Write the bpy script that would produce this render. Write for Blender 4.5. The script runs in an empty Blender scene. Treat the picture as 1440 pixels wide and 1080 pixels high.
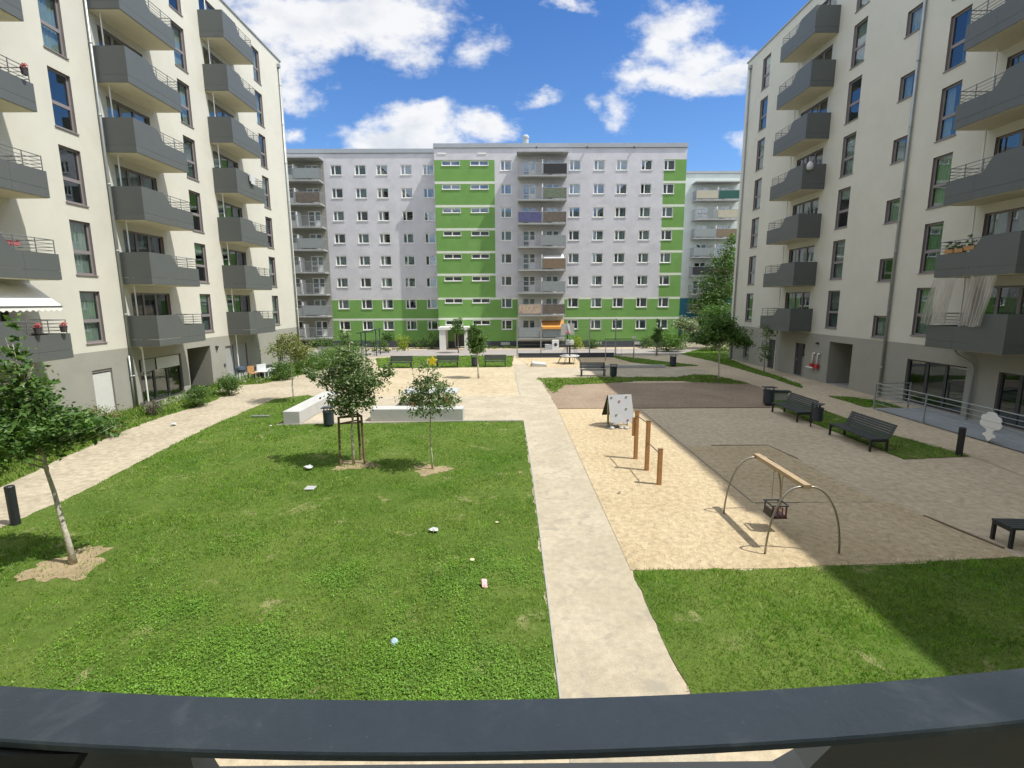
import bpy, math, random
import numpy as np
from mathutils import Vector, Matrix
random.seed(7)
R = math.radians
scene = bpy.context.scene
col = scene.collection

# ------------------------------------------------------------------ materials
def nt(name):
    m = bpy.data.materials.new(name); m.use_nodes = True
    t = m.node_tree; t.nodes.clear()
    o = t.nodes.new('ShaderNodeOutputMaterial')
    return m, t, o
def N(t, typ, **kw):
    n = t.nodes.new(typ)
    for k, v in kw.items():
        if k in n.inputs: n.inputs[k].default_value = v
        else: setattr(n, k, v)
    return n
def ramp(t, fac, stops):
    r = t.nodes.new('ShaderNodeValToRGB')
    e = r.color_ramp.elements
    while len(e) < len(stops): e.new(0.5)
    for i, (p, c) in enumerate(stops):
        e[i].position = p; e[i].color = (c[0], c[1], c[2], 1)
    t.links.new(fac, r.inputs[0])
    return r
def mix(t, fac, a, b, mode='MIX'):
    m = t.nodes.new('ShaderNodeMix'); m.data_type = 'RGBA'; m.blend_type = mode
    for s, i in ((fac, 0), (a, 6), (b, 7)):
        if isinstance(s, (int, float)): m.inputs[i].default_value = s
        elif isinstance(s, tuple): m.inputs[i].default_value = (s[0], s[1], s[2], 1)
        else: t.links.new(s, m.inputs[i])
    return m.outputs[2]
def noise(t, vec, scale, detail=4, rough=.55, dist=0):
    n = N(t, 'ShaderNodeTexNoise', Scale=scale, Detail=detail, Roughness=rough, Distortion=dist)
    if vec is not None: t.links.new(vec, n.inputs['Vector'])
    return n.outputs['Fac']
def bump(t, h, strength, dist=.02):
    b = N(t, 'ShaderNodeBump', Strength=strength, Distance=dist)
    t.links.new(h, b.inputs['Height'])
    return b.outputs['Normal']
def pos(t): return t.nodes.new('ShaderNodeNewGeometry').outputs['Position']
def objc(t): return t.nodes.new('ShaderNodeTexCoord').outputs['Object']
def stretch(t, vec, s):
    m = t.nodes.new('ShaderNodeMapping'); m.inputs['Scale'].default_value = s
    t.links.new(vec, m.inputs['Vector']); return m.outputs[0]

def mat(name, c, rough=.7, var=.12, scale=6, fine=60, bstr=.15, bdist=.01, metal=0, stain=0, spec=.5, world=False):
    m, t, o = nt(name)
    p = N(t, 'ShaderNodeBsdfPrincipled', Roughness=rough, Metallic=metal)
    p.inputs['Specular IOR Level'].default_value = spec
    v = pos(t) if world else objc(t)
    n1 = noise(t, v, scale); n2 = noise(t, v, fine, 3)
    lo = tuple(x*(1-var) for x in c); hi = tuple(min(1, x*(1+var)) for x in c)
    k = ramp(t, n1, [(.3, lo), (.7, hi)]).outputs[0]
    k = mix(t, .25*min(1, var*6), k, ramp(t, n2, [(.3, tuple(x*.7 for x in c)), (.7, hi)]).outputs[0])
    if stain:
        s = noise(t, stretch(t, v, (.8, .8, .9)), .9, 7, .68, .6)
        s = ramp(t, s, [(.45, (1, 1, 1)), (.75, (1-stain,)*3)]).outputs[0]
        k = mix(t, 1.0, k, s, 'MULTIPLY')
    t.links.new(k, p.inputs['Base Color'])
    if bstr: t.links.new(bump(t, n2, bstr, bdist), p.inputs['Normal'])
    t.links.new(p.outputs[0], o.inputs[0])
    return m

M = {}
M['cream'] = mat('cream_render', (.57, .56, .485), .9, .035, .5, 90, .25, .006, stain=.06, world=True)
M['plinth'] = mat('plinth_render', (.315, .31, .27), .9, .05, .6, 80, .25, .006, stain=.08, world=True)
M['panel'] = mat('balcony_sheet', (.098, .108, .104), .5, .05, 1.2, 30, .02)
M['slab'] = mat('slab_underside', (.60, .57, .45), .85, .05, 1.5, 60, .1)
M['frame'] = mat('window_frame_mauve', (.23, .205, .205), .5, .04, 2, 40, .02)
M['reveal'] = mat('window_reveal', (.25, .22, .215), .8, .05, 2, 40, .05)
M['rail'] = mat('painted_rail', (.16, .17, .175), .45, .05, 3, 40, .02)
M['zinc'] = mat('zinc_pipe', (.36, .39, .39), .4, .08, 4, 60, .03, metal=.5)
M['white'] = mat('white_plastic', (.78, .78, .76), .45, .03, 3, 60, .02)
M['whitewall'] = mat('white_paint', (.74, .74, .70), .8, .04, 2, 60, .05, stain=.08)
M['coping'] = mat('roof_coping', (.34, .37, .40), .5, .06, 1, 30, .02)
M['roofing'] = mat('roofing', (.2, .2, .2), .9, .1, 1, 30, .1)
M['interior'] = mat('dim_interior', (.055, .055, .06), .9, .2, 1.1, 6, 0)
M['doordark'] = mat('door_dark', (.05, .052, .055), .5, .05, 3, 40, .02)
M['shutter'] = mat('roller_shutter', (.62, .63, .60), .6, .03, 3, 40, .03)
M['shutter_grey'] = mat('grey_shutter', (.36, .37, .36), .6, .03, 3, 40, .03)
M['greywall'] = mat('lavender_render', (.60, .595, .625), .9, .06, .7, 60, .2, .01, stain=.14, world=True)
M['greenwall'] = mat('green_render', (.165, .335, .085), .9, .06, .8, 60, .2, .01, stain=.12, world=True)
M['mintwall'] = mat('mint_render', (.58, .64, .61), .9, .05, .7, 60, .2, .01, stain=.1, world=True)
M['teal'] = mat('teal_render', (.03, .16, .22), .9, .06, .8, 60, .2, .01, stain=.1, world=True)
M['band'] = mat('white_band', (.66, .70, .60), .85, .04, 2, 50, .05)
M['base'] = mat('dark_basement', (.055, .065, .085), .8, .1, 2, 40, .1)
M['balconygrey'] = mat('balcony_concrete', (.36, .37, .36), .85, .1, 2, 40, .1, stain=.15)
M['barsteel'] = mat('balcony_bars', (.28, .30, .31), .5, .05, 3, 40, .0)
M['concrete'] = mat('pale_concrete', (.45, .455, .44), .85, .07, 3, 70, .12, .004, stain=.1)
M['concrete_dark'] = mat('grey_concrete', (.35, .35, .32), .9, .1, 3, 70, .15, .004)
M['black'] = mat('black_metal', (.022, .024, .028), .45, .1, 5, 50, .02)
M['bench'] = mat('dark_bench_slat', (.035, .042, .042), .55, .15, 5, 40, .05)
M['bin'] = mat('dark_bin_enamel', (.03, .04, .055), .4, .1, 5, 40, .02)
M['rust'] = mat('brown_steel', (.19, .105, .055), .6, .15, 5, 60, .1)
M['wood'] = mat('post_wood', (.40, .215, .085), .7, .2, 6, 80, .15)
M['palewood'] = mat('beam_wood', (.35, .26, .16), .7, .15, 6, 80, .1)
M['stake'] = mat('weathered_stake', (.20, .135, .09), .85, .2, 6, 60, .2)
M['steel'] = mat('steel_tube', (.36, .33, .27), .35, .08, 5, 50, .02, metal=.7)
M['bark'] = mat('bark', (.24, .21, .165), .9, .35, 14, 70, .5, .01)
M['barkpale'] = mat('pale_bark', (.46, .43, .36), .9, .55, 22, 70, .5, .01)
M['darkred'] = mat('dark_red_plastic', (.16, .02, .025), .5, .05, 4, 40, 0)
M['red'] = mat('red_plastic', (.42, .03, .03), .45, .05, 4, 40, 0)
M['orange'] = mat('orange_fabric', (.62, .27, .05), .85, .08, 4, 40, 0)
M['navy'] = mat('dark_blue_sheet', (.05, .075, .11), .5, .08, 4, 40, 0)
M['rubber'] = mat('black_rubber', (.02, .018, .02), .6, .1, 6, 40, .05)
M['paleboard'] = mat('pale_climbing_board', (.36, .375, .40), .6, .05, 4, 50, .03)
M['holdgreen'] = mat('climbing_hold_yellow', (.55, .56, .38), .6, .05, 4, 40, 0)
M['holdred'] = mat('climbing_hold_pink', (.62, .36, .38), .6, .05, 4, 40, 0)
M['olive'] = mat('olive_timber', (.30, .29, .12), .75, .12, 6, 50, .1)
M['pink'] = mat('pink_paper', (.72, .38, .42), .7, .2, 14, 60, 0)
M['bluegrey'] = mat('blue_lid', (.34, .48, .55), .5, .05, 6, 40, 0)
M['beige'] = mat('beige_paper', (.72, .64, .46), .8, .08, 12, 60, .05)
M['bag'] = mat('white_plastic_bag', (.55, .57, .57), .5, .12, 22, 90, .3)
M['yellow'] = mat('yellow_foil', (.80, .58, .03), .4, .06, 10, 40, 0)
M['terracotta'] = mat('dark_pot', (.06, .05, .06), .6, .1, 6, 40, 0)
M['flower'] = mat('pink_red_flowers', (.6, .12, .13), .7, .3, 30, 90, 0)
M['paver'] = mat('terrace_paver', (.30, .33, .34), .85, .08, 2, 50, .1, world=True)
M['asphalt'] = mat('pale_asphalt', (.30, .275, .255), .9, .1, .8, 60, .2, .006, world=True)
M['fabricwhite'] = mat('white_awning', (.80, .79, .76), .85, .04, 3, 60, .02)
M['greylight'] = mat('grey_sheet', (.42, .44, .44), .6, .05, 4, 40, 0)
for nm, c in (('scr_black', (.03, .032, .035)), ('scr_leaf', (.14, .17, .12)), ('scr_navy', (.09, .095, .2)), ('scr_brown', (.2, .15, .10)),
              ('scr_grey', (.25, .28, .28)), ('scr_tan', (.42, .33, .25)), ('scr_green', (.02, .09, .075)), ('scr_zebra', (.13, .11, .09)), ('scr_beige', (.42, .39, .30))):
    M[nm] = mat(nm, c, .85, .45 if nm in ('scr_zebra', 'scr_leaf', 'scr_tan', 'scr_navy') else .1, 7, 30, 0)

def glass(name, tint, refl):
    m, t, o = nt(name)
    tr = N(t, 'ShaderNodeBsdfTransparent'); tr.inputs[0].default_value = (*tint, 1)
    gl = N(t, 'ShaderNodeBsdfGlossy', Roughness=.015); gl.inputs[0].default_value = (.92, .96, 1, 1)
    wv = noise(t, objc(t), 1.1, 1)
    t.links.new(bump(t, wv, .06, .02), gl.inputs['Normal'])
    lw = N(t, 'ShaderNodeLayerWeight', Blend=.5)
    pw = N(t, 'ShaderNodeMath', operation='POWER'); pw.inputs[1].default_value = 4.5; t.links.new(lw.outputs['Facing'], pw.inputs[0])
    mm = N(t, 'ShaderNodeMath', operation='MULTIPLY_ADD'); mm.inputs[1].default_value = .9; mm.inputs[2].default_value = refl; mm.use_clamp = True
    t.links.new(pw.outputs[0], mm.inputs[0])
    ms = N(t, 'ShaderNodeMixShader')
    t.links.new(mm.outputs[0], ms.inputs[0]); t.links.new(tr.outputs[0], ms.inputs[1]); t.links.new(gl.outputs[0], ms.inputs[2])
    t.links.new(ms.outputs[0], o.inputs[0]); return m
M['glass'] = glass('window_glass', (.84, .90, .88), .10)
M['glass_far'] = glass('window_glass_blue', (.80, .88, .90), .13)

def curtain_mat(name, c, translucent=.35, alpha=1.0, fold=26):
    m, t, o = nt(name)
    v = objc(t)
    w = N(t, 'ShaderNodeTexNoise', Scale=fold, Detail=2); t.links.new(stretch(t, v, (1, .4, .08)), w.inputs['Vector'])
    k = ramp(t, w.outputs['Fac'], [(.3, tuple(x*.7 for x in c)), (.7, c)]).outputs[0]
    d = N(t, 'ShaderNodeBsdfDiffuse'); tl = N(t, 'ShaderNodeBsdfTranslucent')
    t.links.new(k, d.inputs[0]); t.links.new(k, tl.inputs[0])
    ms = N(t, 'ShaderNodeMixShader'); ms.inputs[0].default_value = translucent
    t.links.new(d.outputs[0], ms.inputs[1]); t.links.new(tl.outputs[0], ms.inputs[2])
    out = ms
    if alpha < 1:
        tr = N(t, 'ShaderNodeBsdfTransparent'); m2 = N(t, 'ShaderNodeMixShader')
        r = ramp(t, w.outputs['Fac'], [(.3, (alpha-.2,)*3), (.7, (min(1, alpha+.2),)*3)])
        t.links.new(r.outputs[0], m2.inputs[0]); t.links.new(tr.outputs[0], m2.inputs[1]); t.links.new(ms.outputs[0], m2.inputs[2]); out = m2
    t.links.new(out.outputs[0], o.inputs[0]); return m
M['curtain'] = curtain_mat('window_curtain', (.62, .66, .60))
M['curtain_dark'] = curtain_mat('window_curtain_grey', (.25, .29, .28))
M['sheer'] = curtain_mat('sheer_balcony_curtain', (.84, .81, .74), .5, .55, 4)

def leaf_mat(name, cs, transl=.3, dry=None):
    m, t, o = nt(name)
    g = t.nodes.new('ShaderNodeNewGeometry')
    n = len(cs)
    k = ramp(t, g.outputs['Random Per Island'], [(i/(n-1), c) for i, c in enumerate(cs)]).outputs[0]
    big = noise(t, pos(t), 1.7, 3)
    k = mix(t, 1.0, k, ramp(t, big, [(.3, (.72, .74, .7)), (.7, (1.22, 1.2, 1.1))]).outputs[0], 'MULTIPLY')
    if dry:
        f1 = noise(t, pos(t), .55, 5, .65, .4); f2 = noise(t, pos(t), 5, 3, .6)
        k = mix(t, ramp(t, f1, [(.42, (0, 0, 0)), (.68, (.5, .5, .5))]).outputs[0], k, dry)
        k = mix(t, 1.0, k, ramp(t, f2, [(.3, (.55, .62, .55)), (.7, (1.35, 1.3, 1.25))]).outputs[0], 'MULTIPLY')
    p = N(t, 'ShaderNodeBsdfPrincipled', Roughness=.5); t.links.new(k, p.inputs['Base Color'])
    p.inputs['Specular IOR Level'].default_value = .35
    tl = N(t, 'ShaderNodeBsdfTranslucent'); t.links.new(mix(t, 1.0, k, (1.3, 1.5, .6), 'MULTIPLY'), tl.inputs[0])
    ms = N(t, 'ShaderNodeMixShader'); ms.inputs[0].default_value = transl
    t.links.new(p.outputs[0], ms.inputs[1]); t.links.new(tl.outputs[0], ms.inputs[2]); t.links.new(ms.outputs[0], o.inputs[0])
    return m
M['leaf'] = leaf_mat('leaf_mid', [(.055, .11, .025), (.085, .165, .04), (.14, .23, .07), (.07, .14, .04)])
M['leaf_dark'] = leaf_mat('leaf_dark', [(.045, .10, .025), (.075, .16, .038), (.15, .25, .065), (.06, .13, .035)])
M['leaf_glint'] = leaf_mat('leaf_pale_glints', [(.055, .105, .03), (.10, .17, .055), (.34, .40, .26), (.09, .15, .05), (.05, .10, .03)])  # a few pale leaves put sunlit sparkle into the leaf colour
M['leaf_olive'] = leaf_mat('leaf_olive', [(.14, .17, .05), (.22, .24, .09), (.11, .16, .045), (.30, .27, .14)])
M['leaf_bright'] = leaf_mat('leaf_bright', [(.06, .14, .02), (.10, .21, .03), (.16, .26, .05), (.07, .15, .03)])
M['leaf_lime'] = leaf_mat('leaf_lime', [(.22, .30, .03), (.34, .40, .05), (.16, .24, .03)])
M['blossom'] = leaf_mat('leaf_blossom', [(.08, .14, .04), (.05, .11, .03), (.62, .62, .56), (.10, .16, .05)])
M['purple'] = leaf_mat('leaf_purple', [(.10, .07, .09), (.16, .12, .15), (.07, .06, .06)])
M['grass'] = leaf_mat('grass_blade', [(.068, .17, .012), (.105, .25, .020), (.16, .34, .032), (.125, .285, .022), (.24, .38, .07), (.082, .21, .015), (.36, .36, .14)], .35, (.27, .31, .085))
M['grass_rough'] = leaf_mat('grass_rough', [(.06, .16, .012), (.10, .22, .02), (.15, .26, .03), (.26, .29, .09)], .3, (.22, .25, .07))
M['clover'] = leaf_mat('clover_leaf', [(.10, .235, .022), (.14, .29, .03), (.20, .36, .05), (.085, .20, .018)], .25)

def ground_mat(name, c1, c2, c3=None, s1=.5, s2=9, s3=120, bs=.35, bd=.03, lo=.35, hi=.65, cv=1.0, c3t=.60):
    m, t, o = nt(name)
    v = pos(t)
    p = N(t, 'ShaderNodeBsdfPrincipled', Roughness=.95); p.inputs['Specular IOR Level'].default_value = .2
    a = noise(t, v, s1, 6, .6, .3); b = noise(t, v, s2, 5, .6); d = noise(t, v, s3, 2)
    k = ramp(t, a, [(lo, c1), (hi, c2)]).outputs[0]
    k = mix(t, 1.0, k, ramp(t, b, [(.28, (1-.26*cv, 1-.27*cv, 1-.29*cv)), (.72, (1+.16*cv, 1+.15*cv, 1+.13*cv))]).outputs[0], 'MULTIPLY')
    k = mix(t, 1.0, k, ramp(t, d, [(.3, (.82, .82, .80)), (.7, (1.15, 1.15, 1.15))]).outputs[0], 'MULTIPLY')
    if c3:
        e = noise(t, v, s1*3.1, 6, .65, .5)
        f = ramp(t, e, [(c3t, (0, 0, 0)), (c3t+.11, (.8, .8, .8))]).outputs[0]
        k = mix(t, f, k, c3)
    t.links.new(k, p.inputs['Base Color'])
    ad = N(t, 'ShaderNodeMath', operation='MULTIPLY_ADD'); t.links.new(d, ad.inputs[0]); ad.inputs[1].default_value = .3; t.links.new(b, ad.inputs[2])
    t.links.new(bump(t, ad.outputs[0], bs, bd), p.inputs['Normal'])
    t.links.new(p.outputs[0], o.inputs[0]); return m
M['lawn'] = ground_mat('lawn_soil', (.065, .12, .016), (.12, .17, .035), (.32, .285, .15), .35, 7, 140, .5, .05)
M['lawn_dry'] = ground_mat('rough_verge', (.09, .14, .025), (.15, .19, .05), (.26, .24, .12), .6, 7, 140, .5, .05)
M['sand'] = ground_mat('play_sand', (.52, .42, .27), (.60, .495, .335), None, .4, 6.5, 45, 1.0, .10, .35, .65, 1.1)
M['sandhard'] = ground_mat('hard_sand', (.42, .355, .245), (.49, .42, .30), None, .35, 3, 90, .3, .02)
M['gravel'] = ground_mat('fine_gravel', (.47, .40, .29), (.53, .455, .335), None, .3, 5, 130, .35, .02)
M['path'] = ground_mat('pale_path', (.39, .345, .262), (.45, .40, .31), (.30, .272, .22), .8, 7, 60, .35, .012, .42, .62, .6, .54)
M['pathstone'] = ground_mat('bound_path', (.37, .325, .25), (.45, .40, .31), (.33, .285, .21), .5, 5, 50, .4, .02, .35, .65, 1.2)
M['soil'] = ground_mat('bark_mulch', (.255, .195, .145), (.31, .245, .185), None, .5, 6, 90, .6, .04)
M['bare'] = ground_mat('bare_earth', (.27, .215, .13), (.36, .29, .185), None, 1.2, 8, 90, .5, .03)
M['earth'] = ground_mat('far_ground', (.20, .19, .14), (.26, .24, .18), None, .1, 2, 40, .2, .02)

# ------------------------------------------------------------------ mesh builder
class MB:
    def __init__(s): s.v = []; s.f = []
    def add(s, vs, fs, m=None):
        o = len(s.v)
        for p in vs: s.v.append(tuple(m @ Vector(p)) if m else tuple(p))
        s.f += [tuple(i+o for i in f) for f in fs]
        return s
    def box(s, x0, x1, y0, y1, z0, z1, m=None, ch=0):
        if ch:
            return s.prism([(x0+ch, y0), (x1-ch, y0), (x1, y0+ch), (x1, y1-ch), (x1-ch, y1), (x0+ch, y1), (x0, y1-ch), (x0, y0+ch)], z0, z1, m)
        vs = [(x0, y0, z0), (x1, y0, z0), (x1, y1, z0), (x0, y1, z0), (x0, y0, z1), (x1, y0, z1), (x1, y1, z1), (x0, y1, z1)]
        return s.add(vs, [(0, 3, 2, 1), (4, 5, 6, 7), (0, 1, 5, 4), (1, 2, 6, 5), (2, 3, 7, 6), (3, 0, 4, 7)], m)
    def prism(s, pts, z0, z1, m=None):
        n = len(pts)
        vs = [(x, y, z0) for x, y in pts]+[(x, y, z1) for x, y in pts]
        fs = [tuple(range(n-1, -1, -1)), tuple(range(n, 2*n))]+[(i, (i+1) % n, n+(i+1) % n, n+i) for i in range(n)]
        return s.add(vs, fs, m)
    def extr(s, pts, y0, y1, m=None):       # outline in x,z extruded along y
        n = len(pts)
        vs = [(x, y0, z) for x, z in pts]+[(x, y1, z) for x, z in pts]
        fs = [tuple(range(n)), tuple(range(2*n-1, n-1, -1))]+[(i, n+i, n+(i+1) % n, (i+1) % n) for i in range(n)]
        return s.add(vs, fs, m)
    def quad(s, *p): return s.add(p, [tuple(range(len(p)))])
    def tube(s, path, r, n=8, cap=True):
        path = [Vector(p) for p in path]
        rs = r if isinstance(r, (list, tuple)) else [r]*len(path)
        o = len(s.v); up = Vector((0, 0, 1)); prev = None
        for i, p in enumerate(path):
            d = (path[min(i+1, len(path)-1)]-path[max(i-1, 0)]).normalized()
            if prev is None:
                a = d.cross(up) if abs(d.z) < .95 else d.cross(Vector((1, 0, 0)))
            else: a = prev-d*prev.dot(d)
            a.normalize(); prev = a; b = d.cross(a)
            for k in range(n):
                w = 2*math.pi*k/n
                s.v.append(tuple(p+(a*math.cos(w)+b*math.sin(w))*rs[i]))
        for i in range(len(path)-1):
            for k in range(n):
                s.f.append((o+i*n+k, o+i*n+(k+1) % n, o+(i+1)*n+(k+1) % n, o+(i+1)*n+k))
        if cap:
            s.f.append(tuple(o+k for k in range(n-1, -1, -1)))
            e = o+(len(path)-1)*n; s.f.append(tuple(e+k for k in range(n)))
        return s
    def lathe(s, prof, c=(0, 0, 0), n=16):
        o = len(s.v)
        for r, z in prof:
            for k in range(n):
                w = 2*math.pi*k/n; s.v.append((c[0]+r*math.cos(w), c[1]+r*math.sin(w), c[2]+z))
        for i in range(len(prof)-1):
            for k in range(n): s.f.append((o+i*n+k, o+i*n+(k+1) % n, o+(i+1)*n+(k+1) % n, o+(i+1)*n+k))
        s.f.append(tuple(o+k for k in range(n-1, -1, -1)))
        e = o+(len(prof)-1)*n; s.f.append(tuple(e+k for k in range(n)))
        return s
    def mesh(s, name, m, smooth=False, bevel=0):
        me = bpy.data.meshes.new(name); me.from_pydata(s.v, [], s.f); me.materials.append(m)
        if smooth: me.polygons.foreach_set('use_smooth', [True]*len(me.polygons))
        me.update(); return me
    def build(s, name, m, parent=None, loc=(0, 0, 0), smooth=False, bevel=0):
        o = link(name, s.mesh(name, M[m] if isinstance(m, str) else m, smooth), parent, loc)
        if bevel:
            b = o.modifiers.new('bevel', 'BEVEL'); b.width = bevel; b.segments = 2; b.limit_method = 'ANGLE'
        return o
def link(name, me, parent=None, loc=(0, 0, 0), rz=0):
    o = bpy.data.objects.new(name, me); col.objects.link(o)
    o.location = loc; o.rotation_euler.z = rz
    if parent: o.parent = parent
    return o
def tag(o, label, cat, group=None, kind=None):
    o['label'] = label; o['category'] = cat
    if group: o['group'] = group
    if kind: o['kind'] = kind
    return o
def thing(name, label, cat, loc=(0, 0, 0), rz=0, group=None):
    o = bpy.data.objects.new(name, None); o.empty_display_size = .2; col.objects.link(o)
    o.location = loc; o.rotation_euler.z = rz
    return tag(o, label, cat, group)
def copy_tree(o, parent=None):
    c = o.copy(); col.objects.link(c)
    if parent: c.parent = parent
    for ch in list(o.children): copy_tree(ch, c)
    return c

# ------------------------------------------------------------------ ground sheets
def sheet(name, pts, z, m, label, cat='ground'):
    b = MB(); b.add([(x, y, z) for x, y in pts], [tuple(range(len(pts)))])
    return tag(b.build(name, m), label, cat, None, 'structure')
def ragged(pts, step=.35, amp=.07, seed=1):
    rnd = random.Random(seed); out = []
    for i, p in enumerate(pts):
        q = pts[(i+1) % len(pts)]
        d = math.hypot(q[0]-p[0], q[1]-p[1]); n = max(1, int(d/step))
        for k in range(n):
            t = k/n; a = amp if k else 0
            out.append((p[0]+(q[0]-p[0])*t+rnd.uniform(-a, a), p[1]+(q[1]-p[1])*t+rnd.uniform(-a, a)))
    return out
sheet('ground', [(-250, -150), (250, -150), (250, 400), (-250, 400)], -.03, 'earth', 'flat bare ground that carries the courtyard and reaches the horizon')
sheet('ground', [(-18.4, -1), (19.7, -1), (19.7, 47.3), (-18.4, 47.3)], -.012, 'gravel', 'fine gravel ground between the apartment blocks')
LAWN = [(-11.75, 5.25), (.62, 5.25), (.66, 14), (.60, 20.9), (-2, 20.95), (-9.75, 20.45), (-10.0, 26.3), (-11.2, 27.4), (-12.55, 26.3), (-12.55, 20.8), (-12.25, 17.6), (-11.7, 13)]
lawn = sheet('lawn', ragged(LAWN, .3, .06, 1), .004, 'lawn', 'large sunlit lawn with dry patches between the two pale paths', 'lawn')
LAWNR = [(2.36, 5.25), (16, 5.25), (16, 9.55), (10.3, 9.22), (5.2, 8.86), (2.36, 8.84)]
sheet('lawn', ragged(LAWNR, .3, .06, 2), .004, 'lawn', 'near right lawn in front of the sand pit, half in shade', 'lawn')
STRIPR = [(12.75, 15.45), (15.2, 15.75), (14.55, 18.7), (14.75, 22.3), (14.45, 26.4), (12.95, 24.8), (12.75, 20)]
sheet('lawn', ragged(STRIPR, .3, .05, 3), .004, 'lawn', 'narrow shaded grass strip behind the dark benches', 'lawn')
STRIPT = [(1.9, 33.1), (6, 33.3), (9.5, 33.3), (11.2, 33.1), (12.8, 34.3), (14.05, 34.2), (14.9, 30.4), (13.3, 30.5), (11.2, 31.6), (8.5, 31.7), (5.9, 30.8), (4.6, 30.5), (3.4, 30.2), (2.45, 27.4)]
sheet('lawn', ragged(STRIPT, .35, .18, 4), .008, 'lawn_dry', 'ragged grass strip along the crossing path in front of the wire fence', 'lawn')
FARL = [(-10.2, 38.6), (.2, 38.9), (.45, 47.0), (-9.6, 47.2), (-12.2, 45.5)]
sheet('lawn', ragged(FARL, .4, .08, 5), .004, 'lawn', 'far lawn behind the row of three dark benches', 'lawn')
FARR = [(10.2, 46.6), (15.1, 39.2), (12.6, 38.6), (10.2, 41.8), (9.3, 46.6)]
sheet('lawn', ragged(FARR, .4, .08, 6), .004, 'lawn', 'far right lawn wedge beside the climbing net', 'lawn')
VERGER = [(17.15, 28.6), (17.4, 32.5), (17.3, 42), (16.6, 48), (23, 56), (30, 54), (22, 44.6), (19.66, 44.4), (18.8, 40), (18.4, 34.6), (17.9, 30.2)]
sheet('verge', ragged(VERGER, .4, .1, 7), .004, 'lawn', 'shaded grass verge along the foot of the right apartment block', 'verge')
VERGER2 = [(17.1, 23.4), (17.15, 26.3), (18.3, 25.9), (18.9, 24.6), (18.8, 23.2)]
sheet('verge', ragged(VERGER2, .3, .06, 8), .004, 'lawn', 'small grass patch by the steel railing on the right', 'verge')
VERGEL = [(-14.15, -1), (-14.3, 13.4), (-15.5, 19), (-15.7, 22.3), (-15.5, 25.6), (-15.9, 28), (-17.2, 28.6), (-17.2, 30.6), (-15.7, 31.3), (-14.7, 35.2), (-13.9, 41), (-13.6, 46.5), (-18.36, 46.5), (-18.36, -1)]
sheet('verge', ragged(VERGEL, .35, .1, 9), .004, 'lawn_dry', 'rough grass verge with shrubs along the foot of the left apartment block', 'verge')
sheet('path', [(-14.6, -1), (-14.6, 13.4), (-15.9, 19), (-16, 22.3), (-15.8, 25.6), (-16.4, 28.3), (-18.3, 28.5), (-18.3, 30.7), (-16, 31.6), (-14.9, 35.2), (-14.1, 41), (-13.8, 47.2), (-11.9, 47.2), (-11.9, 41), (-10.3, 36), (-9.9, 26.4), (-11.2, 27.2), (-12.4, 26.3), (-12.4, 20.8), (-12.1, 17.6), (-11.5, 13), (-11.5, -1)], .0, 'pathstone', 'pale sandy footpath running along the left block', 'path')
sheet('path', [(.68, -1), (2.32, -1), (2.3, 23.4), (2.0, 33.2), (2.0, 33.4), (12.6, 33.4), (14.4, 35.5), (14.6, 36.7), (13.0, 38.3), (5.5, 38.2), (1.65, 38.3), (1.5, 40.9), (.35, 40.8), (.45, 36.6), (.62, 26.9), (-9.7, 26.9), (-9.7, 20.8), (-2, 21.0), (.62, 21.02)], .0, 'path', 'pale straight path down the middle of the courtyard with its crossing', 'path')
sheet('path', [(14.95, 5.2), (15.0, 13.8), (15.3, 16), (14.6, 18.7), (14.8, 22.3), (14.5, 26.4), (15.0, 28.3), (14.95, 30.3), (14.4, 35.5), (14.6, 36.7), (15.1, 39.3), (10.2, 46.9), (16.4, 47.3), (17.3, 42), (17.35, 32.5), (17.1, 28.5), (19.62, 27.9), (19.62, 30.7), (17.9, 30.4), (18.4, 34.6), (19.0, 36), (19.62, 36), (19.62, 25.9), (18.3, 26), (17.15, 26.4), (17.15, 5.2)], .0, 'gravel', 'shaded footpath running along the right block', 'path')
sheet('sand', [(-9.6, 26.9), (.6, 26.9), (.42, 36.6), (.3, 38.85), (-10, 38.5)], .0, 'sandhard', 'sunny hard sand square in front of the three far benches', 'sand')
sheet('sand', [(2.32, 8.86), (5.2, 8.88), (10.2, 9.24), (9.75, 12.0), (6.2, 12.0), (6.2, 23.4), (2.32, 23.4)], .0, 'sand', 'bright play sand around the bars and the arched swing', 'sand')
sheet('sand', [(6.26, 12.06), (9.45, 12.06), (9.35, 15.6), (9.2, 17.15), (6.26, 17.15)], -.004, 'sand', 'sunken rectangle of shaded play sand beside the swing', 'sand')
sheet('sand', [(1.7, 38.7), (9.3, 38.7), (10.0, 41.8), (9.1, 45.4), (.7, 45.4), (1.4, 41)], .0, 'sand', 'far play sand under the climbing net', 'sand')
sheet('soil', ragged([(2.34, 23.5), (12.6, 23.5), (12.9, 24.8), (14.4, 26.5), (14.9, 28.3), (14.9, 31), (2.1, 31)], .5, .04, 11), -.002, 'soil', 'brown bark mulch bed behind the play sand', 'soil')
sheet('road', [(-60, 47.4), (80, 47.4), (80, 53.4), (-60, 53.4)], .0, 'asphalt', 'grey access road in front of the green and grey panel block', 'road')
sheet('pavement', [(-60, 53.4), (80, 53.4), (80, 55.4), (-60, 56.7)], .006, 'gravel', 'sandy strip at the foot of the panel block', 'pavement')
sheet('terrace', [(17.25, 11.5), (19.66, 11.5), (19.66, 23.0), (17.25, 23.0)], .03, 'paver', 'grey paved terrace behind the steel railing on the right', 'terrace')
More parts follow.
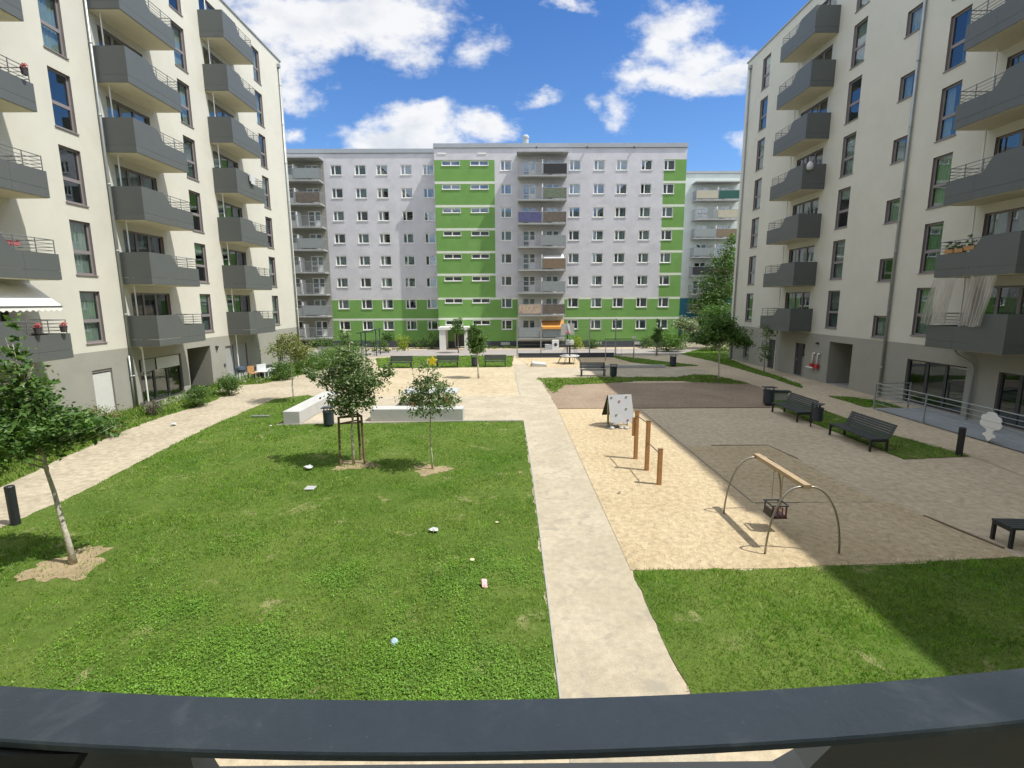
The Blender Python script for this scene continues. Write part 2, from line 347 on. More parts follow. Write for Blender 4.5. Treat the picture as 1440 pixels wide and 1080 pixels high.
sheet('terrace', [(-18.33, 24.3), (-17.4, 24.3), (-17.3, 28.2), (-18.33, 28.2)], .03, 'concrete_dark', 'small concrete terrace under the second balcony stack on the left', 'terrace')
sheet('terrace', [(-18.33, 31.9), (-16.3, 31.9), (-16.2, 36.2), (-18.33, 36.2)], .03, 'concrete_dark', 'small concrete terrace with lounge furniture by the left block', 'terrace')
def patch(x, y, rx, ry, seed, label):
    rnd = random.Random(seed); pts = []
    for k in range(40):
        a = 2*math.pi*k/40; q = 1+.22*math.sin(3*a+seed)+.12*math.sin(7*a+2*seed)+rnd.uniform(-.16, .16)
        pts.append((x+rx*q*math.cos(a), y+ry*q*math.sin(a)))
    sheet('soil', [(x+(a-x)*.85, y+(b-y)*.85) for a, b in pts], .010, 'bare', label, 'soil'); return (x, y, rx, ry)
PATCH = [patch(-2.4, 14.7, .62, .55, 1, 'bare earth ring around the slender young tree on the lawn'),
         patch(-4.9, 15.2, .75, .55, 2, 'bare earth under the staked tree on the lawn'),
         patch(-8.7, 9.2, .75, .75, 3, 'bare earth around the near left tree')]
M['edgewood'] = mat('half_buried_timber', (.26, .21, .15), .9, .3, 3, 40, .2)
# edging strips
def edging(pts, w, z0, z1, m, label):
    b = MB()
    for p, q in zip(pts[:-1], pts[1:]):
        d = Vector((q[0]-p[0], q[1]-p[1], 0)); L = d.length; d.normalize(); n = Vector((-d.y, d.x, 0))*w/2
        a = Vector((p[0], p[1], 0)); c = Vector((q[0], q[1], 0))-d*.004
        pr = [a+n, c+n, c-n, a-n]
        b.prism([(v.x, v.y) for v in pr], z0, z1)
    o = b.build('kerb_edging', m); tag(o, label, 'edging'); return o
edging([(.645, 5.25), (.69, 14), (.63, 20.9)], .03, -.02, .014, 'concrete_dark', 'thin grey concrete edging between the large lawn and the middle path')
edging([(.60, 21.0), (-2, 21.0), (-9.8, 20.5)], .06, -.02, .035, 'concrete_dark', 'concrete edging strip along the far end of the large lawn')
edging([(6.2, 23.3), (6.2, 12.03)], .035, -.02, .012, 'edgewood', 'long thin timber edge half buried in the sand, running away from the swing')
edging([(6.26, 12.03), (7.4, 12.03)], .035, -.02, .012, 'edgewood', 'short timber edge half buried in the sand just behind the swing')
edging([(7.2, 17.15), (9.2, 17.15), (9.4, 15.6)], .035, -.02, .016, 'edgewood', 'bent timber edge of the sunken sand in the shade')
edging([(2.33, 23.45), (12.8, 23.45)], .05, -.02, .02, 'stake', 'timber edge between the play sand and the bark bed')
edging([(9.9, 11.2), (10.25, 9.6)], .05, -.02, .02, 'stake', 'short timber edge near the bench at the right border')
edging([(.40, 36.6), (.60, 27)], .05, -.02, .02, 'concrete_dark', 'edging between the sand square and the middle path')

# ------------------------------------------------------------------ grass
def inside(px, py, poly):
    c = np.zeros(len(px), bool); n = len(poly)
    for i in range(n):
        x1, y1 = poly[i]; x2, y2 = poly[(i+1) % n]
        if y1 == y2: continue
        t = ((y1 > py) != (y2 > py)) & (px < (x2-x1)*(py-y1)/(y2-y1)+x1)
        c ^= t
    return c
rng = np.random.default_rng(5)
def fakenoise(x, y, s, seed):
    g = np.random.default_rng(seed).random((256, 256)); out = np.zeros_like(x); amp = 1.
    for o in range(3):
        c = 2.4/s/2**o; u = x/c+17.3*o; v = y/c+5.1*o
        i = np.floor(u).astype(int); j = np.floor(v).astype(int); fu = u-i; fv = v-j
        fu = fu*fu*(3-2*fu); fv = fv*fv*(3-2*fv); i0 = i % 256; i1 = (i+1) % 256; j0 = j % 256; j1 = (j+1) % 256
        out += amp*((g[i0, j0]*(1-fu)+g[i1, j0]*fu)*(1-fv)+(g[i0, j1]*(1-fu)+g[i1, j1]*fu)*fv-.5); amp *= .55
    return out/.24
def blades(name, poly, dens, h, w, m, label, cat='grass', near=6., power=1.3, extra=.05, maxd=60, bald=.75, parent=None):
    P = np.array(poly); x0, y0 = P.min(0)-extra; x1, y1 = P.max(0)+extra
    n = int((x1-x0)*(y1-y0)*dens)
    x = rng.uniform(x0, x1, n); y = rng.uniform(y0, y1, n)
    d = np.hypot(np.hypot(x, y), 5.1)
    keep = inside(x, y, poly) & (rng.random(n) < np.minimum(1, (near/d)**power))
    fn = .55*fakenoise(x, y, .9, 3)+.85*fakenoise(x, y, 8.0, 14)
    keep &= (rng.random(n) > np.clip((fn-.7)*bald*.75, 0, .78))
    for (cx, cy, rx, ry) in PATCH: keep &= rng.random(n) < np.clip((((x-cx)/rx)**2+((y-cy)/ry)**2-.25+.5*fakenoise(x, y, 6, 31))/1.5, .13, 1)
    x = x[keep]; y = y[keep]; d = d[keep]; n = len(x)
    a = rng.uniform(0, 6.28, n); hh = h*rng.uniform(.45, 1.3, n)*(1+.25*fakenoise(x, y, 3, 8)); ww = w*rng.uniform(.6, 1.4, n)*np.maximum(1, d/9)**.8
    la = rng.uniform(0, 6.28, n); lean = hh*rng.uniform(.1, 1.1, n)
    v = np.zeros((n, 3, 3))
    v[:, 0] = np.stack([x-np.cos(a)*ww, y-np.sin(a)*ww, np.full(n, .0)], 1)
    v[:, 1] = np.stack([x+np.cos(a)*ww, y+np.sin(a)*ww, np.full(n, .0)], 1)
    v[:, 2] = np.stack([x+np.cos(la)*lean, y+np.sin(la)*lean, np.maximum(hh, .012)], 1)
    me = bpy.data.meshes.new(name)
    me.vertices.add(3*n); me.vertices.foreach_set('co', v.reshape(-1))
    me.loops.add(3*n); me.loops.foreach_set('vertex_index', np.arange(3*n, dtype=np.int32))
    me.polygons.add(n); me.polygons.foreach_set('loop_start', np.arange(0, 3*n, 3, dtype=np.int32)); me.polygons.foreach_set('loop_total', np.full(n, 3, dtype=np.int32))
    me.materials.append(M[m]); me.update(calc_edges=True)
    o = link(name, me); return tag(o, label, cat, None, 'stuff')
blades('grass', LAWN, 2600, .05, .0065, 'grass', 'short green grass on the large sunlit lawn')
blades('grass', LAWNR, 2600, .055, .0065, 'grass', 'short green grass on the near right lawn', bald=.2)
blades('grass', STRIPR, 900, .06, .008, 'grass', 'shaded grass behind the dark benches', bald=.1)
blades('grass', STRIPT, 900, .08, .01, 'grass_rough', 'ragged grass tufts along the crossing path', near=12)
blades('grass', FARL, 500, .06, .012, 'grass', 'grass on the far lawn behind the three benches', near=14, bald=.2)
blades('grass', FARR, 500, .06, .012, 'grass', 'grass on the far right lawn wedge', near=14, bald=.2)
blades('grass', VERGER, 400, .08, .012, 'grass', 'grass at the foot of the right block', near=14, bald=.2)
blades('grass', VERGER2, 800, .07, .01, 'grass', 'grass of the small patch by the steel railing', near=12, bald=.1)
blades('grass', VERGEL, 800, .16, .009, 'grass_rough', 'tall rough grass at the foot of the left block', near=11, bald=.3)
# clover: small flat leaflets on the near part of the lawn
def clover(n):
    x = rng.uniform(-7, .6, n); y = rng.uniform(5.3, 10.5, n)
    k = (fakenoise(x, y, 2.2, 21)-(y-6.6)*.7-np.abs(x+1.6)*.12 > rng.normal(0, .95, n)) & inside(x, y, LAWN)
    x = x[k]; y = y[k]; n = len(x)
    r = rng.uniform(.006, .0135, n); z = rng.uniform(.025, .065, n); v = np.zeros((n, 5, 3)); ph = rng.uniform(0, 6.28, n)
    tx = rng.normal(0, .3, n); ty = rng.normal(0, .3, n)
    for i in range(5):
        a = ph+i*2*math.pi/5; dx = np.cos(a)*r; dy = np.sin(a)*r
        v[:, i] = np.stack([x+dx, y+dy, z+dx*tx+dy*ty], 1)
    me = bpy.data.meshes.new('clover'); me.vertices.add(5*n); me.vertices.foreach_set('co', v.reshape(-1))
    me.loops.add(5*n); me.loops.foreach_set('vertex_index', np.arange(5*n, dtype=np.int32))
    me.polygons.add(n); me.polygons.foreach_set('loop_start', np.arange(0, 5*n, 5, dtype=np.int32)); me.polygons.foreach_set('loop_total', np.full(n, 5, dtype=np.int32))
    me.materials.append(M['clover']); me.update(calc_edges=True)
    tag(link('clover', me), 'bright green clover leaves in the near part of the lawn', 'clover', None, 'stuff')
clover(130000)

# ------------------------------------------------------------------ facades and windows
def facade(parent, regions, ops, depth, reveal='reveal', y=0.0, intl=None):
    """regions: (name, material, x0,x1,z0,z1); ops: (x0,x1,z0,z1[,depth]) openings"""
    for (name, m, a0, a1, b0, b1) in regions:
        xs = sorted({a0, a1}|{q for o in ops for q in o[:2] if a0 < q < a1}); zs = sorted({b0, b1}|{q for o in ops for q in o[2:4] if b0 < q < b1})
        b = MB()
        for i in range(len(xs)-1):
            for k in range(len(zs)-1):
                cx = (xs[i]+xs[i+1])/2; cz = (zs[k]+zs[k+1])/2
                if any(o[0] < cx < o[1] and o[2] < cz < o[3] for o in ops): continue
                b.quad((xs[i], y, zs[k]), (xs[i+1], y, zs[k]), (xs[i+1], y, zs[k+1]), (xs[i], y, zs[k+1]))
        b.build(name, m, parent)
    return ops
RV = {}
def reveal(parent, x, z, w, h, d, m='reveal', off=0.0):
    """four sides of one opening; z,x = its lower left corner, off = how far behind the facade the parent sits"""
    k = (round(w, 3), round(h, 3), round(d, 3), m, off)
    if k not in RV:
        b = MB()
        b.quad((0, -off, 0), (0, -off, h), (0, d-off, h), (0, d-off, 0)); b.quad((w, -off, 0), (w, d-off, 0), (w, d-off, h), (w, -off, h))
        b.quad((0, -off, h), (w, -off, h), (w, d-off, h), (0, d-off, h)); b.quad((0, -off, 0), (0, d-off, 0), (w, d-off, 0), (w, -off, 0))
        RV[k] = b.mesh('reveal', M[m])
    return link('reveal', RV[k], parent, (x, 0, z))
def shell(parent, x0, x1, y1, z0, z1, wallm, split=None, lowm=None, y0=0.0):
    """side walls, rear wall and roof of a block whose front is at y0"""
    def sides(b, a, c):
        b.quad((x0, y1, a), (x0, y0, a), (x0, y0, c), (x0, y1, c)); b.quad((x1, y0, a), (x1, y1, a), (x1, y1, c), (x1, y0, c))
        b.quad((x1, y1, a), (x0, y1, a), (x0, y1, c), (x1, y1, c))
    if split:
        b = MB(); sides(b, z0, split); b.build('plinth', lowm, parent)
    b = MB(); sides(b, split or z0, z1); b.build('wall', wallm, parent)
    MB().box(x0-.06, x1+.06, y0-.08, y1+.06, z1, z1+.10).build('roof', 'coping', parent)
WC = {}
def wmesh(style, w, h):
    """(frame, pane) meshes of one window; origin bottom left at the frame's outer face, y inward"""
    key = (style, round(w, 3), round(h, 3))
    if key in WC: return WC[key]
    f = MB(); p = MB(); fw = .075; t = .06
    def frame(x0, x1, z0, z1, fw, y0=0., y1=t):
        f.box(x0, x0+fw, y0, y1, z0, z1); f.box(x1-fw, x1, y0, y1, z0, z1)
        f.box(x0+fw, x1-fw, y0, y1, z1-fw, z1); f.box(x0+fw, x1-fw, y0, y1, z0, z0+fw)
    def pane(x0, x1, z0, z1): p.box(x0, x1, t*.45, t*.6, z0, z1)
    if style == 'tall':
        frame(0, w, 0, h, .085); zt = h*.43
        f.box(.085, w-.085, -.004, t, zt-.07, zt+.07)
        pane(.085, w-.085, .085, zt-.07); pane(.085, w-.085, zt+.07, h-.085)
    elif style == 'single':
        frame(0, w, 0, h, .085); pane(.085, w-.085, .085, h-.085)
    elif style == 'triple':
        fw = .075; frame(0, w, 0, h, fw); c = (w-2*fw)/3
        for k in (1, 2): f.box(fw+k*c-.07, fw+k*c+.07, -.006, t, fw, h-fw)
        for k in range(3): pane(fw+k*c+(.07 if k else 0), fw+(k+1)*c-(.07 if k < 2 else 0), fw, h-fw)
    elif style == 'plat':
        fw = .085; frame(0, w, 0, h, fw); c = w*.36
        f.box(c-.06, c+.06, -.012, t, fw, h-fw); pane(fw, c-.06, fw, h-fw); pane(c+.06, w-fw, fw, h-fw)
    elif style == 'stair':
        fw = .07; frame(0, w, 0, h, fw); f.box(w/2-.06, w/2+.06, -.01, t, fw, h-fw); pane(fw, w/2-.06, fw, h-fw); pane(w/2+.06, w-fw, fw, h-fw)
    elif style == 'balcdoor':
        fw = .08; frame(0, w*.52, 0, h, fw); frame(w*.52+.01, w, h*.42, h, fw); f.box(w*.52+.01, w, 0, t, 0, h*.42-.005)
        f.box(fw, w*.52-fw, 0, t, h*.36, h*.42); pane(fw, w*.52-fw, fw, h*.36); pane(fw, w*.52-fw, h*.42, h-fw); pane(w*.52+.01+fw, w-fw, h*.42+fw, h-fw)
    WC[key] = (f.mesh('window', None), p.mesh('pane', None))
    return WC[key]
WM = {}
def window(parent, style, x, z, w, h, y, fm, gm, sillm=None, cur=None, blind=0, rnd=random):
    fme, pme = wmesh(style, w, h)
    key = (fme.name, fm)
    if key not in WM:
        a = fme.copy(); a.materials.clear(); a.materials.append(M[fm]); a.name = 'window'
        c = pme.copy(); c.materials.clear(); c.materials.append(M[gm]); c.name = 'pane'; WM[key] = (a, c)
    a, c = WM[key]
    o = link('window', a, parent, (x, y, z)); link('pane', c, o)
    reveal(o, 0, 0, w, h, y+.06, 'reveal' if gm == 'glass' else 'whitewall', y)
    if sillm:
        k2 = ('sill', round(w, 3), y, sillm)
        if k2 not in WM: WM[k2] = MB().box(-.04, w+.04, -y-.05, -.002, -.045, -.002).mesh('sill', M[sillm])
        link('sill', WM[k2], o)
    if cur:
        b = MB(); n = 12; wid = w*rnd.choice((1, 1, .5)); x0 = rnd.choice((0.04, w-wid+.04)); wid -= .08
        for i in range(n):
            xa = x0+wid*i/n; xb = x0+wid*(i+1)/n; ya = .14+.03*(i % 2); yb = .14+.03*((i+1) % 2)
            b.quad((xa, ya, .05), (xb, yb, .05), (xb, yb, h-.05), (xa, ya, h-.05))
        b.build('curtain', cur, o)
    if blind:
        MB().box(.03, w-.03, .09, .11, h*(1-blind), h-.02).build('blind', 'curtain', o)
    return o

def balcony(parent, x0, x1, z, mirror=False, depth=1.45, parcel=True):
    """z = underside; high part at x0 end (or x1 end if mirrored). front at y=-depth"""
    key = ('balc', round(x1-x0, 2), mirror)
    L = x1-x0
    if key not in WM:
        slab = MB().box(.05, L-.05, -depth+.05, -.003, 0, .2)
        a, c = .40*L, .56*L; hi, lo, g = 1.50, .96, .34
        p = MB(); top = [(0, g), (0, hi), (a, hi)]
        for k in range(1, 9):
            u = k/8; top.append((a+(c-a)*u, lo+(hi-lo)*(.5+.5*math.cos(math.pi*u))))
        s1 = .62*L
        if mirror: fl = lambda q: [(L-x, zz) for x, zz in q]
        else: fl = lambda q: q
        p.extr(fl(top+[(s1-.003, lo), (s1-.003, g)]), -depth, -depth+.035)
        p.extr(fl([(s1+.003, g), (s1+.003, lo), (L, lo), (L, g)]), -depth, -depth+.035)
        p.extr(fl([(0, .02), (0, g-.008), (s1-.003, g-.008), (s1-.003, .02)]), -depth, -depth+.035)
        p.extr(fl([(s1+.003, .02), (s1+.003, g-.008), (L, g-.008), (L, .02)]), -depth, -depth+.035)
        xa, xb = (0, .035) if not mirror else (L-.035, L)
        p.box(xa, xb, -depth+.0355, -.003, g, hi); p.box(xa, xb, -depth+.0355, -.003, .02, g-.008)
        xc, xd = (L-.035, L) if not mirror else (0, .035)
        p.box(xc, xd, -depth+.0355, -.003, g, lo); p.box(xc, xd, -depth+.0355, -.003, .02, g-.008)
        r = MB(); f = lambda x: L-x if mirror else x
        for i, zz in enumerate((1.08, 1.2, 1.33, 1.47)):
            xs = a+(c-a)*(.95, .72, .5, .25)[i]
            r.tube([(f(xs), -depth+.09, zz), (f(L-.06), -depth+.09, zz), (f(L-.06), -.02, zz)], .012 if i < 3 else .018, 6)
        for xx in (c, (c+L)/2, L-.07): r.box(*sorted((f(xx)-.012, f(xx)+.012)), -depth+.05, -depth+.075, .8, 1.48)
        WM[key] = (slab.mesh('balcony', M['slab']), p.mesh('parapet', M['panel']), r.mesh('railing', M['rail']))
    s, p, r = WM[key]
    o = link('balcony', s, parent, (x0, 0, z)); link('parapet', p, o); link('railing', r, o)
    return o

def downpipe(parent, x, z0, z1, r=.06, y=-.1, m='zinc', foot=0):
    b = MB(); b.tube([(x, y, z0), (x, y, z1)], r, 10)
    z = z0+1.6
    while z < z1: b.tube([(x, y, z-.04), (x, y, z+.04)], r+.012, 10); z += 2.95
    return b.build('downpipe', m, parent, smooth=True)

# ---- left block (local x = world Y, outward = +X)
FL = 2.95; SILL = 3.36; WH = 2.25; D = .17
lb = thing('apartment_block', 'sunlit cream apartment block on the left with dark grey balconies and olive grey ground storey', 'apartment block', (-18.35, 0, 0), R(90))
ops = []; wins = []
rl_ = random.Random(3)
def curpick(r):
    q = r.random()
    return 'curtain' if q < .48 else ('curtain_dark' if q < .66 else None)
for k in range(7):
    z = SILL+FL*k
    for x, w in ((21.8, 1.06), (30.2, 1.08), (39.35, 1.05), (11.4, 1.06), (2.6, 1.06)):
        ops.append((x, x+w, z, z+WH)); wins.append(('tall', x, z, w, WH, 'frame', True))
    for x, w in ((24.75, 2.8), (33.1, 2.9), (16.0, 2.6), (6.2, 2.6)):
        ops.append((x, x+w, z-.12, z+WH-.02)); wins.append(('triple', x, z-.12, w, WH+.10, 'frame', False))
ops += [(21.87, 22.98, .12, 2.15), (24.7, 27.9, .05, 2.3), (28.5, 30.72, 0, 2.5, 4.0), (32.35, 35.0, .05, 2.3), (16.0, 18.6, .05, 2.3), (39.5, 40.5, .3, 2.2)]
X0, X1, ZR, ZP = -6, 44.05, 24.2, 2.97
facade(lb, [('wall', 'cream', X0, X1, ZP, ZR), ('plinth', 'plinth', X0, X1, -.05, ZP)], ops, D)
shell(lb, X0, X1, 13, -.05, ZR, 'cream', ZP, 'plinth')
reveal(lb, 28.5, 0, 2.22, 2.5, 4.0, 'plinth'); reveal(lb, 21.87, .12, 1.11, 2.03, D); reveal(lb, 32.35, .05, 2.65, 2.25, D)
MB().box(28.3, 31, 4.01, 4.05, -.04, 2.6).build('passage_door', 'doordark', lb)
MB().box(28.45, 30.75, .02, 3.98, -.03, .0).build('passage_floor', 'concrete_dark', lb)
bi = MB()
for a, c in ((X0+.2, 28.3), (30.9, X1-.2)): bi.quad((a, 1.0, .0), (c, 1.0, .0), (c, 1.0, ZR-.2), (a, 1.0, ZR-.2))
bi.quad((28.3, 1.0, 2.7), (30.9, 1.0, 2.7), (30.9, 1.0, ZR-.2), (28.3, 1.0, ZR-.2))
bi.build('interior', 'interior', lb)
for st, x, z, w, h, fm, sl in wins:
    window(lb, st, x, z, w, h, D-.06, fm, 'glass', 'frame' if sl else None, curpick(rl_), (.22 if rl_.random() < .15 else 0), rl_)
window(lb, 'triple', 24.7, .05, 3.2, 2.25, D-.06, 'doordark', 'glass', None, None)
window(lb, 'triple', 16.0, .05, 2.6, 2.25, D-.06, 'doordark', 'glass', None, 'curtain')
window(lb, 'single', 39.5, .3, 1.0, 1.9, D-.06, 'frame', 'glass', 'frame', 'curtain')
def ribs(x0, x1, z0, z1, y, step=.06):
    b = MB(); n = int((z1-z0)/step)
    for i in range(n): b.box(x0, x1, y, y+.02+.006*(i % 2), z0+i*step, z0+(i+1)*step-.004)
    return b
o = ribs(21.88, 22.97, .13, 2.02, D-.09).build('roller_shutter', 'shutter', lb); MB().box(21.88, 22.97, D-.13, D, 2.03, 2.14).build('shutter_box', 'frame', o)
ribs(24.9, 25.9, 1.66, 2.28, D-.11).build('roller_shutter', 'shutter_grey', lb); ribs(26.02, 27.82, 1.66, 2.28, D-.11).build('roller_shutter', 'shutter', lb)
ribs(32.36, 33.35, .06, 2.28, D-.08).build('roller_shutter', 'shutter_grey', lb); ribs(33.45, 34.98, .06, 2.28, D-.08).build('roller_shutter', 'shutter_grey', lb)
MB().box(31.25, 31.4, -.14, -.002, 2.3, 2.42).box(31.29, 31.36, -.1, -.06, 2.16, 2.299).build('wall_lamp', 'doordark', lb)
MB().box(32.0, 32.16, -.03, -.002, 1.0, 1.2).build('door_sign', 'doordark', lb)
for k in range(7):
    z = 3.0+FL*k
    for x0, x1 in ((24.26, 27.96), (32.85, 36.4), (15.7, 19.4), (6.0, 9.6)): balcony(lb, x0, x1, z)
    for x in (24.55, 33.1): MB().tube([(x, -.35, z+.2 if k else .05), (x, -.35, z+FL-.001 if k < 6 else z+2.6)], .03, 8).build('balcony_drain', 'white', lb)
MB().tube([(24.55, -.35, .05), (24.55, -.35, 2.8), (24.4, -.35, 2.999)], .035, 8).build('balcony_drain', 'white', lb)
MB().tube([(33.1, -.35, .05), (33.1, -.35, 2.999)], .035, 8).build('balcony_drain', 'white', lb)
downpipe(lb, 24.12, .0, 24.1, .055); downpipe(lb, 23.97, .0, 2.6, .04); downpipe(lb, 43.5, 0, 23.8, .06); downpipe(lb, 15.4, 0, 24.1, .055)
MB().box(43.38, 43.62, -.2, -.002, 23.55, 23.8).build('rain_hopper', 'zinc', lb)

# ---- right block (local x = -world Y, outward = -X)
rb = thing('apartment_block', 'shaded cream apartment block on the right with dark grey balconies and grey ground storey', 'apartment block', (19.68, 0, 0), R(-90))
ops = []; wins = []; rr_ = random.Random(11)
def rx(y0, y1): return (-y1, -y0)
for k in range(7):
    z = SILL+.04+FL*k
    for y0, y1 in ((23.32, 24.36), (30.0, 31.1), (40.65, 41.8), (12.2, 13.2), (3, 4)):
        a, c = rx(y0, y1); ops.append((a, c, z, z+WH)); wins.append(('tall', a, z, c-a, WH, True))
    a, c = rx(25.98, 27.03); zz = 3.12+FL*k; ops.append((a, c, zz, zz+1.14)); wins.append(('single', a, zz, c-a, 1.14, True))
    for y0, y1 in ((33.0, 35.9), (18.5, 21.35), (7.5, 10.3)):
        a, c = rx(y0, y1); ops.append((a, c, z-.14, z+WH-.02)); wins.append(('triple', a, z-.14, c-a, WH+.12, False))
gops = [rx(21.15, 24.4)+(.12, 2.22), rx(17.4, 19.72)+(.12, 2.22), rx(28.42, 30.5)+(0, 2.58, 4.0), rx(33.0, 34.1)+(.05, 2.22), rx(36.6, 37.65)+(.05, 2.2), rx(40.7, 41.7)+(.35, 2.2)]
X0, X1 = -44.45, 6
facade(rb, [('wall', 'cream', X0, X1, 2.97, ZR), ('plinth', 'plinth', X0, X1, -.05, 2.97)], ops+gops, D)
shell(rb, X0, X1, 13, -.05, ZR, 'cream', 2.97, 'plinth')
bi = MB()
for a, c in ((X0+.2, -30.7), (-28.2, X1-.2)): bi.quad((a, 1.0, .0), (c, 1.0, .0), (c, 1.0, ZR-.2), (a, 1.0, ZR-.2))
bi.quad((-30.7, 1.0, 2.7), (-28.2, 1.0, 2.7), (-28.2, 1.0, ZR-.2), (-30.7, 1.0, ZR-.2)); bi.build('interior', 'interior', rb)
reveal(rb, -30.5, 0, 2.08, 2.58, 4.0, 'plinth'); reveal(rb, -34.1, .05, 1.1, 2.17, D); reveal(rb, -37.65, .05, 1.05, 2.15, D)
MB().box(-30.7, -28.2, 4.01, 4.05, -.04, 2.6).build('passage_door', 'doordark', rb)
for st, x, z, w, h, sl in wins: window(rb, st, x, z, w, h, D-.06, 'frame', 'glass', 'frame' if sl else None, curpick(rr_), (.25 if rr_.random() < .12 else 0), rr_)
window(rb, 'triple', -24.4, .12, 3.25, 2.1, D-.06, 'doordark', 'glass'); window(rb, 'triple', -19.72, .12, 2.32, 2.1, D-.06, 'doordark', 'glass')
window(rb, 'single', -41.7, .35, 1.0, 1.85, D-.06, 'frame', 'glass', 'frame', 'curtain')
for y0, y1, h in ((33.0, 34.1, 2.17), (36.6, 37.65, 2.15)):
    a, c = rx(y0, y1); d = MB().box(a, c-.38, .1, .16, .05, .05+h).build('door', 'doordark', rb); MB().box(a+.1, a+.14, .05, .098, 1.0, 1.2).build('handle', 'zinc', d)
    MB().box(c-.375, c, .1, .16, .05, 1.35).build('side_panel', 'frame', rb); MB().box(c-.375, c, .12, .14, 1.36, .05+h).build('door_window', 'glass', rb)
MB().box(-31.7, -31.55, -.14, -.002, 2.32, 2.44).build('wall_lamp', 'doordark', rb)
for k in range(7):
    z = 3.05+FL*k
    for y0, y1 in ((32.52, 36.35), (18.27, 21.75), (7.4, 11)):
        a, c = rx(y0, y1); balcony(rb, a, c, z, True)
    for y in (36.1, 21.5):
        if k < 6: MB().tube([(-y, -.3, z+.2), (-y, -.3, z+FL-.001)], .03, 8).build('balcony_drain', 'white', rb)
MB().tube([(-36.1, -.3, .0), (-36.1, -.3, 3.049)], .035, 8).build('balcony_drain', 'white', rb)
MB().tube([(-20.7, -.12, .03), (-20.7, -.12, 2.2), (-20.75, -.2, 2.45), (-21.2, -.5, 2.8), (-21.3, -.55, 3.049)], .05, 10).build('balcony_drain', 'zinc', rb, smooth=True)
downpipe(rb, -25.88, .0, 24.1, .065); downpipe(rb, -43.75, 0, 23.7, .06); MB().box(-43.9, -43.6, -.2, -.002, 23.5, 23.75).build('rain_hopper', 'zinc', rb)

# ---- block the photo looks out from (behind the camera) with its balcony
ob = thing('apartment_block', 'cream apartment block behind the near dark railing, the one the view is taken from', 'apartment block', (0, -.95, 0), R(180))
MB().box(-18, 16, 0, 11, -.04, 24.2).build('wall', 'cream', ob)
MB().box(-1.9, 1.7, -1.62, -.003, 5.95, 6.15).build('balcony', 'slab', ob)
bl = MB().box(-1.9, 1.7, -1.5, -.003, 3.0, 3.2).build('balcony', 'slab', ob)
# railing bar, slightly bowed; local frame is turned 180 deg: local (x,y) = (-X, -(Y+.95))
def L_(x, y, z): return (-x, -(y+.95), z)
b = MB(); n = 28; vs = []
for i in range(n+1):
    x = -1.15+2.35*i/n; yy = .583+.068*(x-.02)**2+.012*x
    for dy, dz in ((-.002, 4.498), (-.002, 4.489), (.001, 4.487), (.089, 4.487), (.092, 4.489), (.09, 4.5), (.001, 4.5)): vs.append(L_(x, yy+dy, dz))
q = 7; fs = []
for i in range(n):
    for k in range(q): fs.append((i*q+k, i*q+(k+1) % q, (i+1)*q+(k+1) % q, (i+1)*q+k))
fs += [tuple(range(q)), tuple(n*q+k for k in range(q-1, -1, -1))]
b.add(vs, fs)
def handrail_mat():
    m, t, o_ = nt('handrail_paint'); v = pos(t)
    p = N(t, 'ShaderNodeBsdfPrincipled', Roughness=.42)
    a = noise(t, v, 9, 6, .65, .4); d = noise(t, v, 140, 3)
    k = ramp(t, a, [(.3, (.055, .085, .108)), (.55, (.088, .122, .145)), (.72, (.17, .205, .22))]).outputs[0]
    vo = N(t, 'ShaderNodeTexVoronoi', Scale=42); t.links.new(v, vo.inputs['Vector'])
    sp = ramp(t, vo.outputs['Distance'], [(.03, (1, 1, 1)), (.10, (0, 0, 0))]).outputs[0]
    k = mix(t, sp, k, mix(t, .45, k, (.22, .24, .24)))
    sc = noise(t, stretch(t, v, (7, 55, 1)), 2.5, 4, .6, 1.2)
    k = mix(t, ramp(t, sc, [(.66, (0, 0, 0)), (.72, (.35, .35, .35))]).outputs[0], k, (.17, .19, .19))
    t.links.new(k, p.inputs['Base Color'])
    t.links.new(ramp(t, a, [(.3, (.36,)*3), (.7, (.52,)*3)]).outputs[0], p.inputs['Roughness'])
    t.links.new(bump(t, d, .25, .003), p.inputs['Normal']); t.links.new(p.outputs[0], o_.inputs[0]); return m
M['handrail'] = handrail_mat()
b.build('handrail', 'handrail', bl)
for x in (-.665, 1.0):
    g = MB(); pts = [(x-.07, 4.486), (x-.025, 4.42), (x-.012, 4.36), (x-.012, 3.9), (x+.012, 3.9), (x+.012, 4.36), (x+.025, 4.42), (x+.07, 4.486)]
    vs = [L_(px, .60, pz) for px, pz in pts]+[L_(px, .64, pz) for px, pz in pts]; m_ = len(pts)
    g.add(vs, [tuple(range(m_)), tuple(range(2*m_-1, m_-1, -1))]+[(i, m_+i, m_+(i+1) % m_, (i+1) % m_) for i in range(m_)])
    g.build('rail_post', 'black', bl)
pp = MB()
def panel(pts, y0, y1):
    m_ = len(pts); vs = [L_(px, y0, pz) for px, pz in pts]+[L_(px, y1, pz) for px, pz in pts]
    pp.add(vs, [tuple(range(m_)), tuple(range(2*m_-1, m_-1, -1))]+[(i, m_+i, m_+(i+1) % m_, (i+1) % m_) for i in range(m_)])
panel([(-1.9, 3.0), (1.7, 3.0), (1.7, 4.45), (.64, 4.45), (.57, 4.43), (.52, 4.385), (.485, 4.34), (.45, 4.316), (-.50, 4.316), (-.515, 4.35), (-.525, 4.45), (-1.9, 4.45)], .70, .74)
M['parapet_inner'] = mat('parapet_inside', (.20, .205, .19), .6, .08, 3, 40, .03)
pp.build('parapet', 'parapet_inner', bl)

